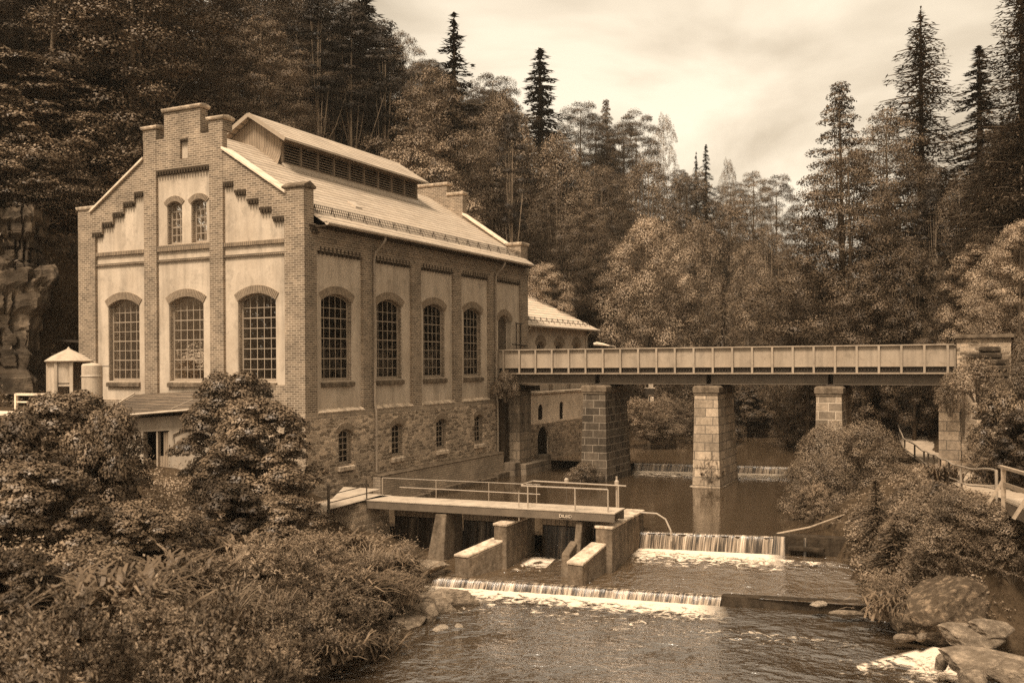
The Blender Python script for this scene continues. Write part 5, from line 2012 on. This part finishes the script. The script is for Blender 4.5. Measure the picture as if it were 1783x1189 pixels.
WOODL = 'trees of the wooded hillside left of the river'
WOODR = 'trees of the wooded slope right of the river'
TREES = [
    # left hillside, nearest first
    ('tall_pine', 84, -150, 60, 190, 'pale bare pine trunk leaning in the dark wood at the upper left'),
    ('oak', 20, -70, 63, 240, 'shadowy broadleaf crown filling the upper left corner'),
    ('beech', 165, -60, 68, 240, 'dark broadleaf tree behind the left gable shoulder'),
    ('oak', 30, 230, 57, 190, 'lower leafy tree above the rock face at the left edge'),
    ('maple', 150, 300, 59, 170, 'low leafy tree between the rock face and the left gable shoulder'),
    ('oak', 235, 130, 66, 200, 'mid-height leafy tree rising directly behind the stepped gable top'),
    ('beech', 320, -60, 74, 260, 'tall dark tree reaching out of the picture above the stepped gable'),
    ('oak', 455, 30, 68, 230, 'big pale leafy crown just left of the ridge vent'),
    ('beech', 430, -70, 80, 250, 'tall tree behind the pale crown left of the ridge vent'),
    ('oak', 350, 120, 70, 170, 'leafy tree between the gable top and the ridge vent'),
    ('pine', 556, -5, 80, 150, 'slim straight pine, leftmost bare trunk behind the ridge vent'),
    ('pine', 612, 10, 82, 150, 'slim pine with a slightly leaning trunk behind the middle of the ridge vent'),
    ('pine', 665, 40, 85, 130, 'slim pine, rightmost bare trunk behind the ridge vent'),
    ('beech', 540, -40, 95, 240, 'dark tree standing behind the slim pines'),
    ('spruce', 632, -25, 92, 280, 'tapering spruce at the left end of the open sky'),
    ('beech', 590, 130, 90, 200, 'dark understorey tree behind the ridge vent'),
    ('oak', 700, 55, 95, 150, 'rounded crown on the skyline right of the spruce tip'),
    ('beech', 655, 110, 92, 180, 'dusky tree below the skyline above the ridge vent'),
    ('fir', 790, 32, 88, 260, 'tall pointed fir breaking the skyline above the roof'),
    ('oak', 752, 120, 76, 185, 'large pale broadleaf crown with dark limbs above the end of the ridge vent'),
    ('maple', 730, 225, 74, 150, 'leafy tree directly above the far end of the vent roof'),
    ('beech', 860, 128, 100, 150, 'broad crown on the skyline left of the lone spruce'),
    ('lime', 880, 165, 84, 110, 'rounded light tree with a soft domed crown behind the roof slope'),
    ('lime', 855, 235, 80, 140, 'soft broad tree behind the far chimney piers'),
    ('spruce', 940, 88, 104, 240, 'lone dark spruce with a clear pointed top against the sky'),
    ('beech', 905, 240, 98, 120, 'dark tree below the lone spruce'),
    ('pine', 889, 200, 76, 90, 'thick pale trunk standing behind the far roof edge'),
    ('lime', 972, 232, 90, 105, 'pale willowy tree with a drooping dome in the middle of the slope'),
    ('beech', 1010, 178, 115, 130, 'darker crown on the skyline right of the lone spruce'),
    ('ash', 1055, 172, 118, 130, 'open topped tree on the middle of the skyline'),
    ('beech', 1105, 195, 118, 120, 'dense dark tree on the skyline before it drops'),
    ('birch', 1157, 198, 122, 62, 'thin loose tree standing alone where the skyline drops'),
    ('oak', 955, 330, 82, 150, 'leafy tree above the annex roof'),
    ('oak', 1020, 345, 88, 130, 'leafy tree behind the pale round tree on the left'),
    ('maple', 945, 455, 76, 100, 'dark leafy tree hanging over the annex roof'),
    ('maple_high', 1128, 372, 84, 185, 'big bright round tree standing alone above the bridge'),
    ('lime', 1125, 272, 104, 150, 'pale domed tree high on the slope above the big round tree'),
    ('beech', 1060, 300, 100, 110, 'dark tree in the hollow left of the pale domed tree'),
    ('alder', 1200, 300, 112, 110, 'leafy tree on the slope below the skyline notch'),
    ('spruce', 1229, 254, 132, 84, 'narrow dark spruce, taller of the pair in the skyline notch'),
    ('fir', 1212, 270, 132, 68, 'small dark conifer beside the narrow spruce in the notch'),
    ('birch', 1268, 276, 136, 44, 'small loose tree right of the skyline conifers'),
    ('oak', 1310, 298, 145, 90, 'hazy round tree at the end of the valley'),
    ('beech', 1352, 304, 150, 80, 'hazy tree at the end of the valley beside the right slope'),
    ('lime', 1215, 380, 98, 110, 'soft leafy tree right of the big round tree'),
    ('alder', 1275, 350, 108, 110, 'mid-slope tree in the valley above the small spruce'),
    ('birch', 1300, 420, 96, 90, 'slender pale tree in the valley above the bridge'),
    ('lime', 1340, 400, 104, 110, 'soft tree at the foot of the right slope'),
    ('young_spruce', 1259, 488, 74, 77, 'small bright spruce standing just above the bridge'),
    ('alder', 1210, 480, 84, 100, 'dusky tree behind the small spruce'),
    ('alder', 1325, 490, 86, 110, 'low leafy tree above the bridge right of the small spruce'),
    ('beech', 1045, 470, 88, 100, 'dark leafy tree between the annex and the big round tree'),
    # right slope
    ('ash', 1462, 140, 66, 420, 'tall open-crowned tree with a ragged tip against the sky on the right'),
    ('oak', 1480, 255, 63, 260, 'huge spreading leafy tree filling the right slope above the bridge'),
    ('oak', 1405, 400, 66, 120, 'leafy lower tree at the left foot of the right slope'),
    ('oak', 1540, 190, 70, 160, 'rounded crown between the ragged tree and the larch'),
    ('larch', 1603, 22, 74, 340, 'tall feathery larch standing highest against the sky on the right'),
    ('beech', 1600, 280, 68, 150, 'shadowed tree below the larch'),
    ('spruce', 1705, 84, 66, 260, 'pointed dark conifer right of the larch'),
    ('larch', 1778, -70, 54, 306, 'near dark conifer cut off by the right edge'),
    ('lime', 1750, 205, 55, 150, 'pale leafy tree at the right edge below the conifers'),
    ('birch', 1672, 300, 58, 100, 'thin tree with several bare pale stems on the right slope'),
    ('pine', 1625, 330, 62, 100, 'straight dark trunk standing behind the end of the bridge'),
    ('maple', 1720, 400, 54, 130, 'leafy tree above the wing wall of the bridge'),
    ('alder', 1590, 430, 60, 140, 'dark leafy tree over the right end of the bridge'),
    ('oak', 1660, 470, 57, 110, 'low leafy tree behind the abutment coping'),
    ('alder', 1500, 450, 60, 140, 'leafy lower boughs hanging over the bridge parapet'),
    ('alder', 1380, 520, 72, 110, 'low leafy tree over the parapet beside the dark spruce gap'),
    ('maple', 1775, 380, 48, 110, 'overhanging leafy tree at the right edge above the path'),
]
for k, px, yt, Y, w, lab in TREES:
    tree(k, px, yt, Y, w, lab, WOODL if px < 1370 else WOODR)

# the wood behind: nothing tells these apart
keys = ['beech', 'oak', 'alder', 'spruce', 'beech', 'lime', 'fir', 'beech']
rr = random.Random(5)
n = 0


def skyline(px):
    return float(np.interp(px, [-200, 600, 640, 700, 790, 860, 940, 1100, 1160, 1200, 1300, 1370, 1400, 1460, 1560, 1650, 1720, 1800, 2100], [-300, -60, 30, 70, 120, 150, 180, 205, 260, 300, 312, 310, 280, 230, 215, 190, 150, 80, 0]))


def occupied(x, y, d):
    t, g = wb(x, y)
    return (-3 < t < 36 and -1 < g < 15) or (t > -60 and float(ip(_L, t)) > -g > -60 and False)


tries = 0
while n < 120 and tries < 6000:
    tries += 1
    Y = rr.uniform(52, 190)
    px = rr.uniform(-60, 1860)
    X = (px - CX) / F * Y
    t, g = wb(X, Y)
    s_ = -g
    if occupied(X, Y, 3):
        continue
    left = s_ < float(ip(_L, t)) - 4
    right = s_ > float(ip(_P, t)) + 4.5 if t < 60 else s_ > float(ip(_R, t)) + 3
    if t < 40 and left and g < 17.5:
        continue
    if t >= 40 and left and g < 6:
        continue
    if not (left or right):
        continue
    zb = hz(X, Y)
    lim = pix(px, skyline(px) + 6, Y).z
    H = min(rr.uniform(11, 19), lim - zb)
    if H < 6:
        continue
    k = keys[n % len(keys)]
    plant(k, (X, Y, zb - .3), H / PROTO[k][0], None, rr.uniform(.95, 1.3), ('leafy or needled tree crowded deep in the wood on the left hillside' if left else 'tree crowded deep in the wood on the right slope'),
          'crowded trees deep in the left wood' if left else 'crowded trees deep in the right wood')
    n += 1


def shrub(key, px, py, Y, hgt, wpx, label, group, dz=0.0):
    """bush whose top reaches (px, py) at Y metres"""
    tip = pix(px, py, Y)
    h, r = PROTO[key][:2]
    sz = hgt / h
    base = tip.z - hgt * .97
    zb = hz(tip.x, Y)
    inwater = zb < .25 or 'wall' in label or 'pier' in label or 'girder' in label
    if base > zb + .08 and not inwater:      # let the plant stand on the ground, its top where it was seen
        hgt = min((tip.z - zb) / .97, hgt * 2.3)
        base, sz = zb - .05, hgt / h
    sxy = (wpx / F * Y / 2) / (r * sz)
    return plant(key, (tip.x, Y, base), sz, None, sxy, label, group)


FG = 'bushes of the left foreground bank'
RB = 'bushes of the right river bank'
SHRUBS = [
    ('maple_bush', 405, 655, 38.0, 5.2, 190, 'tall maple bush standing against the gable corner in front of the shed wall', FG),
    ('maple_bush', 455, 700, 35.0, 4.8, 220, 'broad maple bush with layered sprays at the foot of the corner pilaster', FG),
    ('maple_bush', 110, 690, 33.0, 4.8, 250, 'broad leafy bush below the white kiosk', FG),
    ('hazel_bush', 190, 720, 31.5, 4.5, 170, 'pale leafy bush left of the shed door', FG),
    ('dark_bush', 15, 735, 29.0, 4.6, 230, 'dark blurred bush at the left edge', FG),
    ('maple_bush', 60, 810, 25.0, 3.6, 260, 'maple bush spreading low at the left edge', FG),
    ('dark_bush', 400, 845, 31.5, 3.4, 210, 'shadowy maple bush with dark hollows in the middle of the bank', FG),
    ('maple_bush', 490, 865, 32.0, 2.6, 170, 'leafy bush below the landing of the footbridge', FG),
    ('maple_bush', 240, 880, 26.5, 3.0, 230, 'maple spray bush with bare stems beneath it', FG),
    ('hazel_bush', 320, 900, 28.5, 2.4, 150, 'small leafy bush between the two spreading maple bushes', FG),
    ('willow_bush', 545, 945, 30.0, 1.8, 170, 'fine-leaved pale bush beside the sluice channel', FG),
    ('bank_bush', 640, 968, 31.0, 1.3, 120, 'dense small-leaved bush under the footbridge landing', FG),
    ('bank_bush', 705, 945, 33.8, 1.1, 70, 'round bright bush at the end of the sluice pool', FG),
    ('willow_bush', 690, 1000, 30.6, 1.1, 110, 'feathery bush overhanging the stones of the left shore', FG),
    ('willow_bush', 470, 955, 26.5, 2.1, 240, 'wide feathery bush in the middle of the foreground bank', FG),
    ('herb_bush', 600, 1030, 27.5, 1.4, 170, 'arching herb clump above the left shore stones', FG),
    ('herb_bush', 560, 1060, 25.3, 1.6, 170, 'pale herb clump drooping to the water at the bank edge', FG),
    ('willow_bush', 350, 1000, 22.5, 1.9, 230, 'feathery bush in the lower left foreground', FG),
    ('herb_bush', 450, 1060, 22.5, 1.5, 200, 'bright herb clump near the lower bank edge', FG),
    ('hazel_bush', 150, 960, 20.5, 2.1, 260, 'blurred leafy bush at the lower left', FG),
    ('dark_bush', 20, 960, 18.5, 2.2, 230, 'dark blurred bush at the lower left edge', FG),
    ('herb_bush', 250, 1060, 17.5, 1.5, 250, 'blurred herb clump in the lower left foreground', FG),
    ('herb_bush', 100, 1080, 15.0, 1.4, 280, 'large blurred herb clump in the bottom left corner', FG),
    ('herb_bush', 370, 1100, 17.0, 1.5, 260, 'blurred pale herb clump at the bottom edge left of the water', FG),
    ('herb_bush', 480, 1120, 20.5, 1.1, 150, 'small herb clump at the lower bank edge above a pale stone', FG),
    ('willow_bush', 590, 990, 29.5, 1.3, 160, 'feathery bush behind the arching herb clump', FG),
    ('herb_bush', 640, 1060, 28.0, 1.2, 100, 'drooping grassy clump at the waterline of the left shore', FG),
    # right bank
    ('bank_bush', 1440, 745, 47.0, 3.4, 130, 'rounded leafy bush at the foot of the short pale pier', RB),
    ('bank_bush', 1505, 742, 45.0, 3.0, 130, 'pale leafy bush beside the far turn of the path railing', RB),
    ('bank_bush', 1425, 800, 43.5, 2.7, 120, 'leafy bush hanging over the headwater on the right', RB),
    ('willow_bush', 1420, 850, 41.0, 1.7, 90, 'drooping grassy bush touching the headwater', RB),
    ('young_spruce', 1525, 838, 35.5, 3.6, 150, 'spreading needle-leaved bush at the end of the dark weir wall', RB),
    ('young_spruce', 1560, 900, 32.5, 3.2, 190, 'second needle-leaved bush drooping over the weir shore', RB),
    ('willow_bush', 1545, 1010, 30.3, 1.3, 100, 'grassy bush trailing over the kerb end', RB),
    ('bank_bush', 1800, 600, 40.0, 3.2, 110, 'bright bush beside the wing wall at the right edge', RB),
    ('hazel_bush', 1740, 680, 38.0, 2.6, 130, 'leafy bush on the slope right of the path', RB),
    ('dark_bush', 1790, 720, 35.0, 2.6, 130, 'dark bush at the right edge above the path', RB),
    ('thorn_bush', 1700, 630, 43.5, 1.6, 90, 'scrub growing out of the wing wall stones', RB),
    ('thorn_bush', 1655, 655, 46.5, 1.7, 55, 'creeper hanging at the end of the bridge girder', RB),
]
for k, px, py, Y, hgt, w, lab, grp in SHRUBS:
    shrub(k, px, py, Y, hgt, w, lab, grp)
BKB = 'bushes of the far banks'
for k, px, py, Y, hgt, w, lab in [
    ('thorn_bush', 880, 650, 57.2, 1.5, 46, 'small bush growing from the wall under the near end of the bridge'),
    ('thorn_bush', 1018, 808, 55.0, 1.0, 62, 'bushy grass clump at the foot of the dark pier'),
    ('willow_bush', 1238, 795, 52.4, 1.6, 46, 'reed tuft growing at the foot of the midstream pier'),
    ('willow_bush', 1120, 702, 71, 2.4, 110, 'pale bush on the far left bank seen between the piers'),
    ('willow_bush', 1165, 700, 76, 2.8, 120, 'pale bush just left of the midstream pier on the far bank'),
    ('bank_bush', 1140, 722, 72, 2.0, 110, 'leafy bush at the waterline between the first two piers'),
    ('willow_bush', 1205, 705, 83, 2.8, 100, 'pale bush behind the midstream pier'),
    ('dark_bush', 1300, 672, 82, 4.2, 110, 'dark overhanging boughs right of the midstream pier'),
    ('maple_bush', 1350, 675, 96, 4.2, 130, 'leafy boughs over the far end of the river'),
    ('maple_bush', 1260, 690, 104, 3.6, 120, 'pale leafy bush where the river bends'),
    ('dark_bush', 1400, 670, 80, 4.6, 110, 'dark bush behind the short pale pier'),
    ('bank_bush', 1325, 705, 112, 2.6, 90, 'low bush on the bend of the river'),
    ('dark_bush', 1520, 680, 72, 4.0, 100, 'dark bush in the shadow under the bridge beside the rising path'),
    ('bank_bush', 1480, 700, 66, 2.6, 90, 'leafy bush between the short pier and the rising path'),
    ('dark_bush', 1620, 690, 62, 3.4, 80, 'dark bush against the slope right of the rising path'),
]:
    shrub(k, px, py, Y, hgt, w, lab, BKB)
for px, py, Y, hgt, w, lab in ((1555, 1015, 28.6, 1.1, 130, 'fern fan between the kerb end and the mossy boulder'), (1590, 1005, 28.9, 1.0, 110, 'fern fan behind the smaller mossy boulder'), (700, 1000, 30.2, .9, 110, 'arching grass over the left shore stones'),
                               (1640, 790, 39, .6, 90, 'fern on the edge of the path'), (1740, 1010, 28.2, .9, 110, 'grass hanging over the side pool'), (650, 1085, 26.8, .9, 120, 'fern fronds dipping into the water of the left shore'), (585, 1085, 24.8, .9, 130, 'fern fronds at the lower bank edge')):
    shrub('fern' if 'fern' in lab else 'grass_tuft', px, py, Y, hgt, w, lab, 'ferns and grasses by the water')



def hit(px, py):
    """where the sight line of (px, py) meets the ground"""
    Y = 12.0
    while Y < 140:
        p = pix(px, py, Y)
        if hz(p.x, Y) >= p.z:
            return Vector((p.x, Y, hz(p.x, Y)))
        Y += .1
    return pix(px, py, 30)


for k, px, py, sz, lab in (('thorn_bush', 1660, 900, .8, 'low scrub below the railing posts'), ('thorn_bush', 1600, 930, 1.0, 'low scrub in the middle of the right bank'), ('thorn_bush', 1712, 925, .9, 'low scrub under the end of the timber footbridge'),
                           ('herb_bush', 1690, 1000, .8, 'reedy clump above the big mossy boulder'), ('herb_bush', 1765, 1020, .8, 'hanging grass clump over the dark side pool'), ('thorn_bush', 1640, 960, .9, 'small scrub clump above the boulders'),
                           ('herb_bush', 1735, 975, .7, 'grassy clump among the bank stones'), ('thorn_bush', 1750, 945, .8, 'scrub in the shade under the timber footbridge'), ('grass_tuft', 1665, 1015, 1.2, 'grass tuft over the top of the mossy boulder'),
                           ('herb_bush', 1620, 1000, .7, 'herb clump between the needle-leaved bush and the boulder'), ('fern', 1690, 955, 1.0, 'fern beside the leaning bank stone'), 
                           ('hazel_bush', 1560, 960, .6, 'small leafy bush low on the right bank'), ('herb_bush', 1780, 985, .8, 'grass clump at the right edge above the side pool')):
    plant(k, hit(px, py), sz * .55, None, 1.0, lab, RB)
for i_, (px, py, k) in enumerate(((600, 1085, 'fern'), (540, 1100, 'fern'), (470, 1120, 'grass_tuft'), (420, 1010, 'fern'), (520, 1000, 'grass_tuft'), (300, 1080, 'fern'), (640, 1040, 'grass_tuft'), (380, 1150, 'grass_tuft'), (200, 1130, 'fern'), (610, 1000, 'fern'), (690, 1030, 'fern'))):
    p_ = hit(px, py)
    plant(k, p_ + Vector((0, 0, .55)), random.uniform(1.0, 1.5), None, 1.1, 'fern or grass clump rising among the herbs of the left foreground bank', 'ferns and grasses of the left foreground bank')
for k, px, py, sz, lab in (('hazel_bush', 40, 330, 1.5, 'leafy bush on the steep ground above the rock face at the left edge'), ('bank_bush', 110, 350, 1.5, 'leafy bush above the rock face'), ('hazel_bush', 165, 330, 1.4, 'leafy bush on the slope just left of the gable shoulder'),
                           ('maple_bush', 80, 290, 1.2, 'spreading bush on the steep slope at the upper left'), ('bank_bush', 200, 290, 1.5, 'bush on the slope above the gable shoulder'), ('maple_bush', 20, 270, 1.3, 'shadowy bush on the steep slope at the left edge'),
                           ('dark_bush', 140, 260, 1.5, 'dark bush higher on the slope left of the gable'), ('bank_bush', 60, 390, 1.2, 'bush hanging over the edge of the rock face'), ('hazel_bush', 95, 400, 1.0, 'leafy bush on top of the rock pillar'), ('hazel_bush', 20, 380, 1.2, 'leafy bush overhanging the rock face at the left edge')):
    plant(k, hit(px, py), sz, None, 1.3, lab, 'bushes above the rock face')

# uncountable ground cover
def cover(name, n, t0, t1, s0, s1, ok, hgt, ls, leaf, seed, asp=.5):
    rng = np.random.default_rng(seed)
    t = rng.uniform(t0, t1, n)
    s = rng.uniform(s0, s1, n)
    k = ok(t, s)
    t, s = t[k], s[k]
    z = height(t, s)
    per = 16
    C = np.stack([t, -s, z], -1)
    C = np.repeat(C, per, 0)
    m = len(C)
    hh = np.repeat(rng.uniform(.3, 1.0, len(t)) ** 1.5 * hgt, per)
    C = C + rng.normal(size=(m, 3)) * np.array([hgt * .35, hgt * .35, 0]) + np.stack([np.zeros(m), np.zeros(m), rng.random(m) * hh], -1)
    N_ = np.array([0, 0, .9]) + rng.normal(size=(m, 3)) * .6
    V = leaf_quads(C, N_, ls, ls * asp, rng).reshape(-1, 3)
    o = bpy.data.objects.new(name, npmesh(name, V, len(V) // 4, leaf))
    COL.objects.link(o)
    o.location = bw(0, 0)
    o.rotation_euler = (0, 0, ROTB)
    return tag(o, kind='stuff')


def lbank(t, s):
    d = ip(_L, t) - s
    g = -s
    return (d > .4) & ~((g > -4.6) & (g < 14.3) & (t > -2.6)) & ~((t > -7.4) & (g > 9))


def rbank(t, s):
    e = s - ip(_R, t)
    p = ip(_P, t)
    return (e > .5) & ((s < p - .1) | (s > p + 2.15)) & (t > -3.6)


cover('undergrowth', 9000, -30, 1.5, -24, 12.5, lbank, .7, .11, LEAFH, 41, .45)
cover('undergrowth', 16000, -3.6, 40, 12, 40, rbank, .2, .08, LEAFB, 42)
cover('undergrowth', 5000, 36, 100, -14, 3, lambda t, s: (ip(_L, t) - s) > .4, .9, .2, LEAFA, 43)
cover('undergrowth', 6000, 40, 110, 8, 45, lambda t, s: (s - ip(_R, t)) > .4, 1.0, .26, LEAFC, 44)
cover('hill_undergrowth', 7000, -10, 120, -75, -15, lambda t, s: np.interp(t, [-20, 12, 36, 60, 90, 130], [22, 17, 15, 9, 3, -3]) < -s, 1.6, .36, LEAFC, 45)
cover('hill_undergrowth', 4000, 8, 120, 25, 75, lambda t, s: s > ip(_P, t) + 2.5, 1.5, .32, LEAFC, 46)

cover('undergrowth', 9000, -5.2, 7, 21.5, 30, lambda t, s: ((s - ip(_R, t)) > .3) & ((s < ip(_P, t) - .8) | (s > ip(_P, t) + 2.1)), .3, .10, LEAFH, 47)
cover('hill_undergrowth', 6000, -10, 22, -36, -15.2, lambda t, s: np.interp(t, [-20, -5, 12, 36], [27, 18.5, 16.5, 15]) < -s, 1.6, .22, LEAFA, 48)
cover('undergrowth', 5000, 37, 75, -8, .2, lambda t, s: (ip(_L, t) - s) > .3, .8, .13, LEAFH, 49)

cover('undergrowth', 3000, -4.6, 1.2, 24.3, 29.5, lambda t, s: (height(t, s) > .05) & ((s < ip(_P, t) - 1.0) | (s > ip(_P, t) + 2.1)), .45, .09, LEAFB, 51, .4)

cover('hill_undergrowth', 5000, -1.5, 14, 27.5, 48, lambda t, s: s > ip(_P, t) + 2.1, .7, .15, LEAFA, 52)
cover('hill_undergrowth', 6000, -26, 6, -46, -9.5, lambda t, s: ~((t > -7.5) & (s > -15.5)), 1.0, .16, LEAFA, 53)

# ------------------------------------------------------------------ light, sky, camera
L = Vector((-.25, -.47, .85)).normalized()
sun = bpy.data.lights.new('sun', 'SUN')
sun.energy = 4.9
sun.angle = math.radians(16)
sun.color = (1.0, .86, .69)
so = bpy.data.objects.new('sun', sun)
COL.objects.link(so)
so.rotation_euler = L.to_track_quat('Z', 'Y').to_euler()

w = bpy.data.worlds.new('World')
SC.world = w
w.use_nodes = True
nt_ = w.node_tree
nt_.nodes.clear()


def wn(kind, **props):
    nd = nt_.nodes.new('ShaderNode' + kind)
    for k, v in props.items():
        setattr(nd, k, v)
    return nd


lk = nt_.links.new
sky = wn('TexSky', sky_type='NISHITA', sun_disc=False)
sky.sun_elevation = math.asin(L.z)
sky.sun_rotation = math.atan2(L.x, L.y)
sky.air_density = 1.0
sky.dust_density = 4.0
bwn = wn('RGBToBW')
lk(sky.outputs[0], bwn.inputs[0])
pw = wn('Math', operation='POWER')
lk(bwn.outputs[0], pw.inputs[0])
pw.inputs[1].default_value = .45
gn = wn('Math', operation='MULTIPLY')
lk(pw.outputs[0], gn.inputs[0])
gn.inputs[1].default_value = 4.4
tc_ = wn('TexCoord')
sc_ = wn('VectorMath', operation='MULTIPLY')
lk(tc_.outputs['Generated'], sc_.inputs[0])
sc_.inputs[1].default_value = (1.0, 1.0, 2.6)
n1 = wn('TexNoise')
lk(sc_.outputs[0], n1.inputs['Vector'])
n1.inputs['Scale'].default_value = 2.6
n1.inputs['Detail'].default_value = 5
n1.inputs['Roughness'].default_value = .5
n1.inputs['Distortion'].default_value = .5
cr = wn('ValToRGB')
cr.color_ramp.elements[0].position = .36
cr.color_ramp.elements[0].color = (.55, .455, .335, 1)
cr.color_ramp.elements[1].position = .6
cr.color_ramp.elements[1].color = (1.0, .86, .665, 1)
lk(n1.outputs[0], cr.inputs[0])
mx = wn('Mix', data_type='RGBA', blend_type='MULTIPLY')
mx.inputs[0].default_value = 1
lk(gn.outputs[0], mx.inputs[6])
lk(cr.outputs[0], mx.inputs[7])
bgn = wn('Background')
lk(mx.outputs[2], bgn.inputs[0])
bgn.inputs[1].default_value = .15
ow = wn('OutputWorld')
lk(bgn.outputs[0], ow.inputs[0])

SC.view_settings.view_transform = 'Standard'
SC.view_settings.look = 'None'
SC.view_settings.exposure = 0.25
SC.view_settings.gamma = 1.0
SC.render.resolution_x, SC.render.resolution_y = 1024, 682

cam = bpy.data.cameras.new('camera')
cam.sensor_width = 36
cam.lens = 36 * F / 1783
cam.shift_y = (HY - 594.5) / 1783
cam.clip_start = .1
cam.clip_end = 1500
co = bpy.data.objects.new('camera', cam)
COL.objects.link(co)
co.matrix_world = Matrix.Translation((0, 0, EYE)) @ Matrix.Rotation(math.pi / 2, 4, 'X') @ Matrix.Rotation(-ROLL, 4, 'Z')
cam.dof.use_dof = True
cam.dof.focus_distance = 46
cam.dof.aperture_fstop = .9
SC.camera = co
SC.cycles.max_bounces = 6
SC.cycles.diffuse_bounces = 3
SC.cycles.glossy_bounces = 3
SC.cycles.transparent_max_bounces = 10
SC.cycles.transmission_bounces = 3
SC.cycles.sample_clamp_indirect = 4
SC.cycles.sample_clamp_direct = 6
SC.cycles.use_denoising = False

# the damp valley air
hm = NT('valley_air')
pv = hm.n('VolumePrincipled', {'Color': (.93, .86, .74, 1), 'Density': .0002, 'Anisotropy': .2})
hm.t.links.new(pv.outputs[0], hm.out.inputs['Volume'])
tag(MB().box(-190, 190, -70, 290, -5, 78).build('haze', hm.mat), kind='stuff')
SC.cycles.volume_bounces = 1
